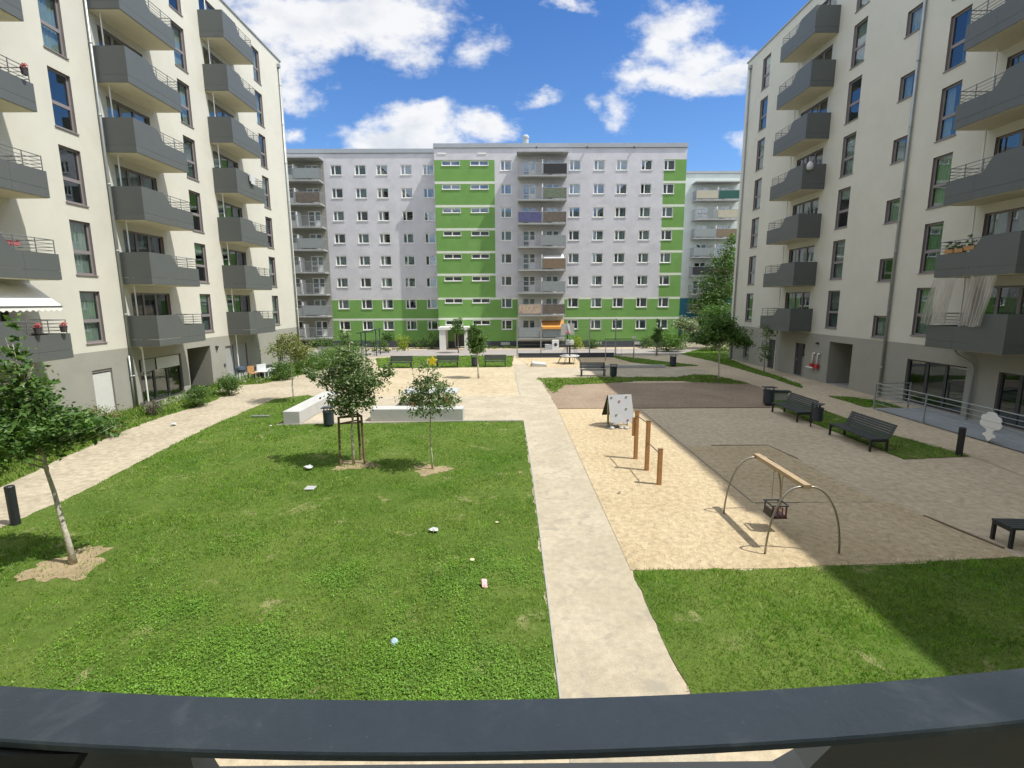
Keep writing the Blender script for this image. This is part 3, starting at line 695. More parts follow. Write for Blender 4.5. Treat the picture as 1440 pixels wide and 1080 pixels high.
# ---- panel block: tall part (front at Y=55.5)
def rowtop(i): return 3.06+2.377*i
SCR = ['scr_black', 'scr_leaf', 'scr_navy', 'scr_brown', 'scr_grey', 'scr_tan', 'scr_green', 'scr_zebra', 'scr_beige']
def far_balcony(parent, x0, x1, z, screens, depth=1.35, rh=1.12, fit='barsteel'):
    o = MB().box(x0, x1, -depth, -.003, z, z+.16).build('balcony', 'balconygrey', parent)
    r = MB(); zt = z+.16+rh
    for zz in (zt, z+.25): r.box(x0+.02, x1-.02, -depth+.02, -depth+.06, zz-.025, zz+.025)
    n = int((x1-x0)/.14)
    for k in range(n+1):
        xx = x0+.04+(x1-x0-.08)*k/n; r.box(xx-.009, xx+.009, -depth+.03, -depth+.05, z+.276, zt-.026)
    for sx in (x0+.02, x1-.06):
        r.box(sx, sx+.04, -depth+.061, -.02, zt-.025, zt+.025)
        for k in range(8): r.box(sx+.01, sx+.03, -depth+.15+k*.15, -depth+.17+k*.15, z+.161, zt-.026)
    r.build('railing', fit, o)
    xm = (x0+x1)/2
    MB().box(xm-.05, xm+.05, -depth+.07, -.01, z+.17, zt+.42).build('divider', 'white', o)
    for side, mname in screens:
        a, c = (x0+.05, xm-.09) if side == 0 else (xm+.09, x1-.05)
        MB().box(a, c, -depth-.012, -depth+.015, z+.28, zt-.04).build('privacy_screen', mname, o)
    return o
tb = thing('panel_block', 'tall grey panel block with green painted stair strip and white bands', 'apartment block', (-7.75, 55.5, 0))
X1 = 26.55; ZR2 = 20.93
def lx(x): return x+7.75
ops = []; wins = []; rc_ = random.Random(5)
colsx = [-.80, 6.47, 9.04, 11.42, 14.02, 16.42]
for i in range(8):
    zt = rowtop(i)
    for x in colsx: ops.append((lx(x), lx(x)+1.18, zt-1.03, zt)); wins.append(('plat', lx(x), zt-1.03, 1.18, 1.03))
    for x in (-6.98, -3.98):
        if i == 0 and x == -6.98: pass
        zz = zt-.02; ops.append((lx(x), lx(x)+1.92, zz-.5, zz)); wins.append(('stair', lx(x), zz-.5, 1.92, .5))
    zb = zt-1.93+.17 if i else 1.3
    for x in (1.55, 4.05): ops.append((lx(x), lx(x)+1.35, zb, zt)); wins.append(('balcdoor', lx(x), zb, 1.35, zt-zb))
ops.append((lx(-6.0), lx(-3.6), 0.12, 2.0, .9))
g0, g1, gx, rxg = 0, lx(-1.42), lx(1.0), lx(16.42)
reg = [('wall', 'greywall', 0, X1, 19.74, ZR2), ('wall', 'greywall', g1, rxg, 5.52, 19.74), ('wall', 'whitewall', gx, lx(6.1), 3.33, 5.29), ('wall', 'whitewall', gx, lx(6.1), .75, 3.1)]
bands = []
for i in range(7, 1, -1):
    hi = 19.74 if i == 7 else rowtop(i)+.03
    lo = rowtop(i)-2.10 if i > 2 else 5.52
    reg.append(('green_wall', 'greenwall', g0, g1, lo, hi)); reg.append(('green_wall', 'greenwall', rxg, X1, lo, hi))
    bands.append((g0, g1, rowtop(i-1)+.03, lo)); bands.append((rxg, X1, rowtop(i-1)+.03, lo))
bands = [q for q in bands if q[2] > 5.6 and q[3] > q[2]]
bands += [(0, gx, 5.29, 5.52), (gx, X1, 5.29, 5.52), (0, gx, 3.10, 3.33), (gx, X1, 3.10, 3.33)]
reg = [q if not (q[0] == 'green_wall' and q[4] < 5.7 and q[4] > 5) else (q[0], q[1], q[2], q[3], 5.52, q[5]) for q in reg]
for a, c in ((0, gx), (lx(6.1), X1)):
    reg.append(('green_wall', 'greenwall', a, c, 3.33, 5.29)); reg.append(('green_wall', 'greenwall', a, c, .75, 3.10))
reg.append(('basement', 'base', 0, X1, -.05, .75))
reg += [('white_band', 'band', *q) for q in bands]
facade(tb, reg, ops, .13, 'whitewall')
shell(tb, 0, X1, 12, -.05, ZR2, 'greywall')
MB().box(-.05, X1+.05, -.10, -.002, ZR2-.0, ZR2+.42).build('parapet', 'coping', tb)
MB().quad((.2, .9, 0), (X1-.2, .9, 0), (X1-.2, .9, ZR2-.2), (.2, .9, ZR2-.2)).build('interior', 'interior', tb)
for st, x, z, w, h in wins:
    if st == 'stair': window(tb, st, x, z, w, h, .07, 'white', 'glass_far', 'white')
    elif st == 'balcdoor': window(tb, st, x, z, w, h, .07, 'white', 'glass_far', None, curpick(rc_), 0, rc_)
    else: window(tb, st, x, z, w, h, .07, 'white', 'glass_far', 'white', curpick(rc_), (.3 if rc_.random() < .12 else 0), rc_)
scr = {7: [(1, 'scr_black')], 6: [(1, 'scr_leaf')], 5: [(0, 'scr_navy'), (1, 'scr_zebra')], 4: [(1, 'scr_grey')], 3: [(1, 'scr_brown')], 2: [(1, 'scr_grey')], 1: [(0, 'scr_tan'), (1, 'scr_zebra')], 0: [(0, 'scr_grey'), (1, 'scr_grey')]}
fbal = {}
for i in range(8): fbal[i] = far_balcony(tb, lx(1.02), lx(6.08), rowtop(i)-1.93 if i else 1.0, scr[i])
MB().box(lx(.9), lx(6.2), -1.45, -.003, 20.1, 20.22).build('balcony_roof', 'balconygrey', tb)
def awn(parent, x0, x1, z0, z1, y1, m):
    b = MB(); n = 12
    b.add([(x0, -.01, z1), (x1, -.01, z1), (x1, y1, z0), (x0, y1, z0), (x0, -.01, z1-.03), (x1, -.01, z1-.03), (x1, y1, z0-.03), (x0, y1, z0-.03)], [(0, 1, 2, 3), (7, 6, 5, 4), (0, 4, 5, 1), (2, 6, 7, 3), (1, 5, 6, 2), (0, 3, 7, 4)])
    for k in range(n):
        a = x0+(x1-x0)*k/n; c = x0+(x1-x0)*(k+1)/n
        b.quad((a, y1, z0-.03), (c, y1, z0-.03), (c, y1-.01, z0-.2), ((a+c)/2, y1-.012, z0-.27), (a, y1-.01, z0-.2))
    return b.build('awning', m, parent)
awn(tb, lx(3.6), lx(6.0), 2.35, 2.98, -1.5, 'orange'); awn(tb, lx(3.7), lx(5.9), rowtop(3)-.55, rowtop(3)-.1, -1.3, 'fabricwhite')
# entrance porch
MB().box(lx(-7.5), lx(-4.3), -2.4, -.002, 2.12, 2.42).build('porch_roof', 'whitewall', tb)
MB().box(lx(-7.4), lx(-6.75), -2.3, -.003, 0, 2.119).build('porch_wall', 'whitewall', tb); MB().box(lx(-4.75), lx(-4.45), -2.3, -2.0, 0, 2.119).build('porch_column', 'whitewall', tb)
reveal(tb, lx(-6.0), .12, 2.4, 1.88, .9, 'whitewall')
dd = MB().box(lx(-6.0), lx(-3.6), .8, .86, .12, 2.0).build('entrance_door', 'doordark', tb); MB().box(lx(-4.8), lx(-4.76), .74, .799, .9, 1.2).build('handle', 'zinc', dd)
for x in (-.9, 9.3, 13.9): MB().box(lx(x), lx(x)+1.0, -.03, -.002, .3, .62).build('basement_window', 'greylight', tb)
for x in (-3.2, -7.4): MB().box(lx(x), lx(x)+.9, -.04, -.002, 20.28, 20.44).build('vent_hood', 'whitewall', tb)
for x in (2.9, 8.2, 13.1): MB().box(lx(x), lx(x)+.14, -.2, -.101, 20.85, 21.0).build('scupper', 'base', tb)
MB().lathe([(.3, 0), (.3, 1.55), (.36, 1.55), (.36, 1.75), (.2, 1.9)], (lx(1.95), 2.5, 21.03), 14).build('chimney', 'greylight', tb)

# ---- panel block: lower part set back (front at Y=56.7)
pb = thing('panel_block', 'lower grey panel block with two green bottom storeys at left of the stair strip', 'apartment block', (-31, 56.9, 0))
X1 = 23.25; ZR3 = 20.82
def lx2(x): return x+31
ops = []; wins = []
for i in range(8):
    zt = rowtop(i)-.07+.0
    for x in (-19.12, -16.52, -14.18, -11.58, -9.2): ops.append((lx2(x), lx2(x)+1.2, zt-1.04, zt)); wins.append(('plat', lx2(x), zt-1.04, 1.2, 1.04))
    zb = zt-1.76 if i else 1.3
    for x in (-21.85, -24.6, -29): ops.append((lx2(x), lx2(x)+1.35, zb, zt)); wins.append(('balcdoor', lx2(x), zb, 1.35, zt-zb))
bx = lx2(-19.85)
facade(pb, [('wall', 'greywall', bx, X1, 5.42, ZR3), ('wall', 'greywall', 0, bx, 20.0, ZR3), ('wall', 'plinth', 0, bx, .75, 20.0), ('green_wall', 'greenwall', bx, X1, 3.24, 5.30), ('green_wall', 'greenwall', bx, X1, .75, 3.02), ('white_band', 'band', bx, X1, 3.02, 3.24), ('white_band', 'band', bx, X1, 5.30, 5.42), ('basement', 'base', 0, X1, -.05, .75)], ops, .13, 'whitewall')  # wall behind the balconies gets a darker grey, recess shade put into colour
shell(pb, 0, X1-.002, 11, -.05, ZR3, 'greywall')
MB().box(-.05, X1-.06, -.10, -.002, ZR3, ZR3+.42).build('parapet', 'coping', pb)
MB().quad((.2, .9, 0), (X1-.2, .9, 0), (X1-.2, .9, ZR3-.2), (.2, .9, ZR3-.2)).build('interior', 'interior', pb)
for st, x, z, w, h in wins: window(pb, st, x, z, w, h, .07, 'white', 'glass_far', 'white' if st == 'plat' else None, curpick(rc_), (.3 if rc_.random() < .1 else 0), rc_)
for i in range(8):
    far_balcony(pb, lx2(-25.3), lx2(-19.95), rowtop(i)-2.0 if i else 1.0, [(1, 'scr_zebra')] if i == 6 else ([(1, 'scr_grey')] if i in (1, 4, 7) else []))
MB().box(lx2(-25.5), lx2(-19.8), -1.45, -.003, 20.0, 20.12).build('balcony_roof', 'balconygrey', pb)

# ---- mint block far right
mb_ = thing('panel_block', 'pale mint panel block with a balcony stack and teal foot, behind the green strip', 'apartment block', (21, 68, 0))
ops = []; wins = []
for i in range(8):
    zt = rowtop(i)-.1
    for x in (3.7, 6.6): ops.append((x, x+1.5, zt-1.75 if i else 1.3, zt)); wins.append(('balcdoor', x, zt-1.75 if i else 1.3, 1.5, 1.75 if i else zt-1.3))
    ops.append((9.7, 10.9, zt-1.04, zt)); wins.append(('plat', 9.7, zt-1.04, 1.2, 1.04))
facade(mb_, [('wall', 'mintwall', 0, 30, 5.42, 21.3), ('teal_wall', 'teal', 0, 30, .75, 5.42), ('basement', 'base', 0, 30, -.05, .75)], ops, .13, 'whitewall')
shell(mb_, 0, 30, 11, -.05, 21.3, 'mintwall'); MB().box(-.05, 30.05, -.1, -.002, 21.3, 21.6).build('parapet', 'coping', mb_)
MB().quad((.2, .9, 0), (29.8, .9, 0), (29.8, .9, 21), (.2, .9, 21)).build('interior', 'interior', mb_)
for st, x, z, w, h in wins: window(mb_, st, x, z, w, h, .07, 'white', 'glass_far', None, curpick(rc_), 0, rc_)
sm = [[(0, 'scr_tan'), (1, 'scr_brown')], [(0, 'scr_beige')], [(1, 'scr_brown')], [(0, 'scr_black'), (1, 'scr_brown')], [(0, 'scr_grey')], [(0, 'scr_grey'), (1, 'scr_brown')], [(1, 'scr_beige')], [(0, 'scr_beige'), (1, 'scr_green')]]
for i in range(8): far_balcony(mb_, 3.0, 8.7, rowtop(i)-2.0 if i else 1.0, sm[i])
MB().box(2.9, 8.8, -1.45, -.003, 19.95, 20.08).build('balcony_roof', 'balconygrey', mb_)

# ------------------------------------------------------------------ things on the balconies
def pot_plant(x, y, z, r, h, label, fl='flower', n=160, pm='terracotta', group=None):
    t = thing('flower_pot', label, 'flower pot', (x, y, z), 0, group)
    MB().lathe([(r*.75, 0), (r, h), (r*1.05, h), (r*1.05, h+.02), (r*.9, h+.02)], (0, 0, 0), 14).build('pot', pm, t)
    leafball(t, 'plant', [(0, 0, h+r*.6, r*1.3, r*1.3, r*.75)], n, .035, fl)
    return t
def leafverts(c, s, rnd, asp=.5, fold=.25):
    a = Vector((rnd.gauss(0, 1), rnd.gauss(0, 1), rnd.gauss(0, .7))).normalized()
    b = Vector((rnd.gauss(0, 1), rnd.gauss(0, 1), rnd.gauss(0, .5))); b = (b-a*b.dot(a)).normalized(); u = a.cross(b)*fold
    c = Vector(c)
    return [c-a*s, c+b*s*asp+u*s*asp, c+a*s, c-b*s*asp+u*s*asp]
def leafball(parent, name, ells, n, size, m, seed=1, clump=18, spread=.28, shell_=.55, solid=None):
    rnd = random.Random(seed); b = MB(); tot = sum(e[3]*e[4]*e[5] for e in ells)
    for e in ells:
        k = max(1, int(n*e[3]*e[4]*e[5]/tot)//clump)
        for _ in range(k):
            while True:
                d = Vector((rnd.uniform(-1, 1), rnd.uniform(-1, 1), rnd.uniform(-1, 1)))
                if d.length <= 1: break
            d *= (shell_+(1-shell_)*rnd.random())/max(.2, d.length)*max(d.length, rnd.random()**.5)
            c = Vector((e[0]+d.x*e[3], e[1]+d.y*e[4], e[2]+d.z*e[5]))
            sp = spread*rnd.uniform(.6, 1.3)*min(e[3], e[4], e[5])
            for _ in range(int(clump*rnd.uniform(.5, 1.5))):
                p = c+Vector((rnd.gauss(0, sp), rnd.gauss(0, sp), rnd.gauss(0, sp*.75)))
                vs = leafverts(p, size*rnd.uniform(.6, 1.35), rnd)
                o = len(b.v); b.v += [tuple(v) for v in vs]; b.f += [(o, o+1, o+2), (o, o+2, o+3)]
    return b.build(name, m, parent)

pot_plant(-16.82, 19.05, 4.02, .12, .2, 'dark pot of pink red flowers on the low balcony rail at far left', group=None)
pot_plant(-16.82, 18.0, 4.02, .12, .2, 'dark pot of flowers under the white awning on the far left balcony')
pot_plant(-16.8, 19.0, 12.95, .11, .18, 'small pot of dark flowers on a high balcony at the far left edge')
for x, y, z, s, lab in ((18.35, 21.2, 7.2, .2, 'green plant box at far end of second right balcony rail'), (18.35, 20.3, 7.25, .3, 'tall green plant on the near right second floor balcony'), (18.35, 20.8, 7.2, .16, 'small green plant box between taller plants on right balcony rail')):
    t = thing('plant_box', lab, 'plant', (x, y, z-.12)); MB().box(-.09, .09, -.22, .22, -.1, .06).build('box', 'wood', t)
    leafball(t, 'plant', [(0, 0, .08+s*.7, .12, .25, s)], 160, .045, 'leaf', 5)
t = thing('awning', 'white fabric awning pulled out over the lowest balcony at far left', 'awning', (-18.3, 0, 0))
b = MB(); b.add([(0, 15.8, 5.86), (0, 19.55, 5.86), (1.5, 19.1, 5.0), (1.5, 15.8, 5.0), (0, 15.8, 5.84), (0, 19.55, 5.84), (1.5, 19.1, 4.98), (1.5, 15.8, 4.98)], [(3, 2, 1, 0), (4, 5, 6, 7), (0, 1, 5, 4), (1, 2, 6, 5), (2, 3, 7, 6)])
for k in range(14):
    a = 15.8+3.3*k/14; c = 15.8+3.3*(k+1)/14; b.quad((1.5, a, 4.98), (1.5, c, 4.98), (1.5, c, 4.87), (1.5, (a+c)/2, 4.80), (1.5, a, 4.87))
b.build('fabric', 'fabricwhite', t); MB().tube([(1.5, 15.8, 4.99), (1.5, 19.1, 4.99)], .03, 8).build('front_bar', 'rail', t)
def drape(x, y0, y1, z0, z1, label, seed, skew=0):
    b = MB(); n = 60; rnd = random.Random(seed); ph = rnd.uniform(0, 6)
    rows = 8; vs = []
    for j in range(rows+1):
        u = j/rows
        for i in range(n+1):
            s = i/n; yy = y0+(y1-y0)*s+skew*(1-u)+.03*math.sin(7*s+4*u+ph)
            vs.append((x-.06*(1-u)+(.035+.02*(1-u))*math.sin(s*46+ph+1.3*math.sin(5*s))-.08*(1-u)*math.sin(3*s+ph), yy, z0+(z1-z0)*u+.025*(1-u)*math.sin(9*s+ph)))
    b.add(vs, [(j*(n+1)+i, j*(n+1)+i+1, (j+1)*(n+1)+i+1, (j+1)*(n+1)+i) for j in range(rows) for i in range(n)])
    o = b.build('balcony_curtain', 'sheer', smooth=True); return tag(o, label, 'curtain')
drape(18.16, 20.55, 21.65, 4.05, 5.98, 'pale sheer curtain hung at the far end of the near right first balcony', 2, .25)
drape(18.16, 18.9, 19.95, 4.05, 5.98, 'pale sheer curtain hung beside the near corner of the right first balcony', 4, .2)
tag(MB().lathe([(.05, 0), (.17, .06), (.2, .25), (.14, .42), (.04, .52)], (18.6, 32.42, 13.0), 12).build('hanging_bag', 'bag', smooth=True), 'grey white bag hanging on the outside corner of a right balcony', 'bag')
t = thing('cushion', 'pink cushion on a chair behind the left second floor balcony rail', 'cushion', (-17.3, 17.9, 7.1)); MB().box(-.2, .2, -.3, .3, 0, .14, ch=.05).build('pillow', 'flower', t)
t = thing('towel', 'pale towel hung over the rail of a third column left balcony', 'towel', (-16.8, 34.6, 12.85)); MB().box(-.02, .02, -.3, .3, .05, .5).box(.02, .05, -.22, .28, -.1, .48).build('cloth', 'bag', t)

# ------------------------------------------------------------------ trees and shrubs
def tree(name, label, base, ells, n, size, m, trunk_r, bark='bark', top=None, seed=1, limbs=14, cat='tree', clump=20, spread=.26, group=None, fork=None, shell_=.5):
    t = thing(name, label, cat, base, 0, group); rnd = random.Random(seed)
    if top is None: top = (ells[0][0], ells[0][1], ells[0][2]+ells[0][5]*.6)
    b = MB(); pts = []; k = 8
    for i in range(k+1):
        u = i/k; w = math.sin(u*3.1)*.04
        pts.append((top[0]*u**1.2+w*rnd.uniform(-1, 1), top[1]*u**1.2+w*rnd.uniform(-1, 1), top[2]*u))
    b.tube(pts, [trunk_r*(1.25 if i == 0 else 1)*(1-.8*i/k) for i in range(k+1)], 9)
    zf = fork if fork else min(e[2]-e[5] for e in ells)
    for _ in range(limbs):
        e = rnd.choice(ells); d = Vector((rnd.gauss(0, 1), rnd.gauss(0, 1), rnd.gauss(.2, .8))).normalized()*rnd.uniform(.55, .95)
        p = Vector((e[0]+d.x*e[3], e[1]+d.y*e[4], e[2]+d.z*e[5]))
        zz = max(zf, min(top[2]*.92, p.z-.35*math.hypot(p.x, p.y)-.1)); u = zz/top[2]
        s = Vector((top[0]*u**1.2, top[1]*u**1.2, zz)); q = s.lerp(p, .5)+Vector((0, 0, -.06*(p-s).length))
        r0 = trunk_r*(1-.8*u)*.55
        b.tube([s, q, p], [r0, r0*.6, r0*.2], 6)
    b.build('trunk', bark, t, smooth=True)
    leafball(t, 'crown', ells, n, size, m, seed+50, clump, spread, shell_)
    return t
def shrub(label, base, ells, n, size, m, seed=1, clump=20, spread=.25, name='shrub', cat='shrub', shell_=.6):
    t = thing(name, label, cat, base); b = MB(); rnd = random.Random(seed)
    for k in range(8):
        e = rnd.choice(ells); b.tube([(rnd.uniform(-.08, .08), rnd.uniform(-.08, .08), 0), (e[0]+rnd.uniform(-.5, .5)*e[3], e[1]+rnd.uniform(-.5, .5)*e[4], e[2]+.3*e[5])], [.018, .006], 5)
    b.build('stems', 'bark', t); leafball(t, 'foliage', ells, n, size, m, seed+9, clump, spread, shell_); return t

tree('young_tree', 'dark leafy young tree on the near left lawn with pale speckled trunk', (-8.65, 9.23, 0),
     [(-.5, .0, 2.7, .95, .95, .58), (-.6, .1, 3.4, .62, .6, .48), (.25, .1, 2.75, .75, .7, .36), (.85, .0, 2.8, .5, .5, .24), (-1.35, .1, 2.6, .65, .7, .5), (-.5, 0, 4.05, .34, .34, .45), (-.5, .05, 4.65, .18, .18, .32)],
     7800, .058, 'leaf_dark', .055, 'barkpale', (-.5, .05, 3.9), 3, 34, clump=15, spread=.24, fork=1.95)
tree('young_tree', 'bushy young tree held by brown stakes on the lawn', (-4.95, 15.25, 0),
     [(.05, 0, 2.15, .85, .8, .5), (.1, .1, 2.75, .95, .9, .5), (0, 0, 3.35, .6, .6, .5), (-.85, .2, 2.85, .55, .5, .3), (-.05, 0, 3.9, .28, .28, .38), (.8, 0, 2.85, .6, .5, .42), (1.25, .1, 3.0, .3, .3, .28), (-.2, 0, 1.85, .6, .6, .25), (-1.3, .3, 2.95, .35, .35, .22)],
     8200, .052, 'leaf_glint', .045, 'barkpale', (.1, 0, 4.2), 8, 30, clump=20, spread=.26, fork=1.5)
tree('young_tree', 'slender young tree with thin silvery crown beside the staked tree', (-2.38, 14.76, 0),
     [(-.05, 0, 2.1, .85, .75, .42), (.0, .1, 2.55, .7, .65, .38), (-.05, 0, 3.0, .42, .4, .4), (.55, 0, 2.15, .4, .4, .3), (-.65, 0, 2.3, .42, .4, .32)],
     2900, .05, 'leaf_glint', .028, 'barkpale', (-.05, 0, 3.4), 12, 26, clump=12, spread=.24, fork=1.75)
tree('young_tree', 'small round crowned tree standing on the far sand square', (-2.06, 33.17, 0),
     [(-.05, 0, 2.15, .7, .7, .55), (-.1, 0, 2.75, .65, .65, .5), (-.15, 0, 3.3, .4, .4, .4)], 3200, .075, 'leaf', .06, 'barkpale', (-.12, 0, 3.4), 16, 14)
tree('young_tree', 'airy olive tinted young tree at the corner of the long concrete bench', (-11.11, 25.29, 0),
     [(0, 0, 2.75, 1.15, 1.1, .5), (.0, .1, 3.25, .75, .75, .35), (.6, 0, 2.5, .5, .5, .3)], 3000, .06, 'leaf_olive', .04, 'barkpale', (0, 0, 3.5), 20, 22, clump=9, spread=.3, fork=2.0)
tree('young_tree', 'small tree on the far lawn in front of the entrance porch', (-5.08, 50.0, 0),
     [(0, 0, 2.3, .85, .8, .6), (-.05, 0, 3.0, .6, .6, .5)], 1500, .09, 'leaf', .06, 'bark', (0, 0, 3.4), 24, 12)
tree('young_tree', 'tiny dark mop headed tree beside the shelter', (-12.2, 50.5, 0), [(0, 0, 1.6, .75, .7, .45)], 900, .09, 'leaf_dark', .06, 'bark', (0, 0, 1.8), 26, 8)
tree('young_tree', 'shaded tree on the grass corner by the right footpath', (13.26, 31.2, 0),
     [(.1, 0, 3.0, 1.7, 1.5, .6), (0, 0, 3.75, 1.0, 1.0, .6), (1.3, 0, 2.5, .9, .8, .4), (-1.2, 0, 2.7, .8, .8, .4)], 6500, .085, 'leaf_dark', .05, 'barkpale', (0, 0, 4.2), 28, 24, clump=18, fork=1.6)
tree('conifer_tree', 'slim dark tree in front of the right end of the green strip', (13.9, 46.7, 0),
     [(0, 0, 1.7, .75, .7, .5), (0, 0, 2.4, .5, .5, .5), (0, 0, 3.0, .25, .25, .5)], 1300, .085, 'leaf_dark', .09, 'bark', (0, 0, 3.2), 30, 16)
tree('young_tree', 'thin shaded tree close to the far right block wall', (18.3, 35.4, 0), [(0, 0, 1.5, .45, .45, .9), (.1, 0, 2.8, .5, .5, .7)], 900, .07, 'leaf_dark', .035, 'bark', (0, 0, 3.4), 31, 12, clump=12)
tree('tall_tree', 'tall green tree rising in front of the mint block', (26.5, 63.5, 0),
     [(0, 0, 6.5, 3.0, 2.4, 2.6), (.8, 0, 9.6, 2.2, 2.0, 2.2), (.9, 0, 11.8, 1.3, 1.2, 1.3), (-1.4, 0, 4.2, 2.6, 2.2, 1.6)], 7000, .17, 'leaf', .22, 'bark', (.5, 0, 11), 33, 24, spread=.22)
tree('tall_tree', 'dark broad tree between the mint block and the right block', (22.6, 53.5, 0),
     [(0, 0, 3.6, 2.3, 1.8, 1.4), (-1.6, 0, 2.6, 1.6, 1.5, 1.0)], 3600, .13, 'leaf_dark', .14, 'bark', (0, 0, 4.5), 34, 18)
tree('blossom_tree', 'white flowering tree with a pale trunk beyond the right footpath', (18.2, 52.0, 0),
     [(0, 0, 2.7, 1.3, 1.1, .8), (.9, .3, 2.2, 1.0, .9, .6)], 2600, .095, 'blossom', .07, 'barkpale', (0, 0, 3.0), 36, 14)
shrub('wide bright green hedge shrub at the end of the right footpath', (16.1, 50.2, 0), [(0, 0, .9, 1.5, 1.0, .9), (1.2, .2, 1.1, 1.1, 1.0, 1.0), (-.6, 0, 1.6, .8, .7, .6)], 2800, .09, 'leaf_bright', 2)
shrub('white flowering shrub under the dark broad tree', (21.0, 51.0, 0), [(0, 0, 1.1, 1.5, 1.1, 1.1), (1.5, 0, .9, 1.2, 1.0, .9)], 2600, .09, 'blossom', 3)
tree('street_tree', 'shaded dark tree standing right in front of the far end of the right block', (17.6, 41.5, 0), [(0, 0, 2.7, 1.2, 1.1, .8), (-.6, 0, 2.1, .9, .9, .5)], 2600, .09, 'leaf_dark', .06, 'bark', (0, 0, 3.3), 39, 16)
shrub('round bushy shrub in front of the wide ground floor window on the left verge', (-15.36, 24.35, 0), [(0, 0, .58, .55, .6, .55)], 1900, .05, 'leaf', 4, clump=16)
shrub('round bushy shrub in front of the left passage', (-15.55, 27.4, 0), [(0, 0, .65, .62, .65, .6)], 1900, .055, 'leaf', 5, clump=16)
shrub('small purplish shrub by the double downpipe', (-16.3, 22.4, 0), [(0, 0, .42, .42, .42, .36)], 600, .045, 'purple', 6, clump=12)
shrub('dense shrub beside the lounge terrace', (-15.1, 32.9, 0), [(0, 0, .6, .8, .8, .6)], 2000, .065, 'leaf', 7)
shrub('olive green shrub group beyond the lounge terrace', (-14.9, 36.2, 0), [(0, 0, .9, 1.0, 1.2, .85), (.5, 1.5, .8, .9, 1.0, .8)], 2800, .07, 'leaf', 8)
shrub('bright hedge shrub along the far part of the left footpath', (-14.2, 40.5, 0), [(0, 0, .9, 1.0, 1.8, .9), (.6, 2.2, .8, .9, 1.4, .8)], 3000, .08, 'leaf_bright', 9)
shrub('tall mixed shrub behind the staked tree at the path bend', (-11.4, 33.8, 0), [(0, 0, .9, 1.2, 1.1, .9), (.9, .6, .8, .9, .9, .8), (-.6, .8, 1.3, .7, .7, .6)], 3000, .07, 'leaf', 10)
shrub('large leafy shrub at the left border beneath the near tree', (-15.2, 12.6, 0), [(0, 0, .75, 1.0, 1.2, .7), (-.3, 1.6, .8, .9, 1.0, .7), (.2, -1.6, .7, .8, 1.0, .65)], 3200, .055, 'leaf_bright', 11)
shrub('white blossomed shrub between the white shutter and the near left tree', (-16.2, 16.0, 0), [(0, 0, .85, .8, 1.0, .75), (.2, 1.2, .6, .6, .7, .5), (-.3, -.8, 1.2, .7, .7, .5)], 2400, .05, 'blossom', 12)
shrub('light green shrub just below the white shutter door', (-15.6, 18.7, 0), [(0, 0, .65, .7, .9, .6)], 1600, .05, 'leaf_olive', 13)
for i, (x, y, r, h, m, lab) in enumerate(((-17.0, 54.6, 1.6, .9, 'leaf_dark', 'dark round shrub at left foot of the lower grey block'), (-14.2, 55.0, 1.3, 1.0, 'leaf', 'mid green shrub under the green storeys near the shelter'), (-11.6, 55.0, .8, 1.3, 'leaf_lime', 'yellow green shrub in front of the green storeys'), (-9.7, 55.0, 1.2, 1.0, 'leaf_dark', 'dark clipped shrub left of the entrance porch'), (-8.4, 54.6, .75, 1.7, 'leaf', 'tall light shrub touching the porch on the left'), (7.2, 54.0, .8, 1.1, 'leaf_lime', 'lime shrub right of the orange awning'), (9.2, 54.2, 1.2, .85, 'leaf_dark', 'dark green shrub right of the lime shrub'), (15.0, 54.2, 1.0, 1.0, 'leaf', 'green shrub at the right foot of the tall grey block'), (-20.5, 54.6, 1.5, 1.2, 'leaf', 'leafy shrub beneath the left balcony stack of the lower block'))):
    shrub(lab, (x, y, 0), [(0, 0, h*.6, r, .8, h*.65)], 900, .085, m, 20+i)
for i, (x, y, lab) in enumerate(((-13.2, 52.0, 'tall grassy bed in front of the lower grey block'), (-1.5, 54.6, 'low grass bed right of the porch'))):
    shrub(lab, (x, y, 0), [(0, 0, .15, 3.2, .7, .16)], 900, .08, 'grass_rough', 40+i, name='grass_bed', cat='plants')
tree('background_tree', 'mid green tree far behind at right of the mint block', (31, 58, 0), [(0, 0, 4.2, 2.8, 2.4, 2.4), (1, 0, 6.5, 2, 1.8, 1.6)], 3500, .17, 'leaf', .2, 'bark', (0, 0, 7), 61, 16)
tree('background_tree', 'tree far behind the left block beyond the lower panel block', (-27, 51.5, 0), [(0, 0, 3.2, 2.0, 1.8, 1.7)], 2200, .14, 'leaf', .15, 'bark', (0, 0, 4.5), 62, 12)

# tree stakes
t = thing('tree_stakes', 'three brown wooden stakes with crossbars around the bushy tree', 'tree stakes', (-4.95, 15.25, 0))
P3 = [(-.38, -.12), (.32, .1), (.10, .42)]
for x, y in P3: MB().tube([(x, y, 0), (x*.92, y*.92, 1.58)], .038, 8).build('stake', 'stake', t)
b = MB()
for i in range(3):
    p = P3[i]; q = P3[(i+1) % 3]; b.tube([(p[0]*.92, p[1]*.92, 1.56), (q[0]*.92, q[1]*.92, 1.56)], .03, 6); b.tube([(p[0]*.93, p[1]*.93, 1.36), (q[0]*.93, q[1]*.93, 1.36)], .024, 6)
b.build('crossbar', 'stake', t)
star = [(.16*(1 if i % 2 == 0 else .5)*math.cos(math.pi*i/5+.3), .16*(1 if i % 2 == 0 else .5)*math.sin(math.pi*i/5+.3)) for i in range(10)]
tag(MB().extr(star, -.03, .03).build('star_ornament', 'yellow', None, (-2.27, 14.7, 3.36)), 'bright yellow star shaped ornament in the top of the slender tree', 'ornament')

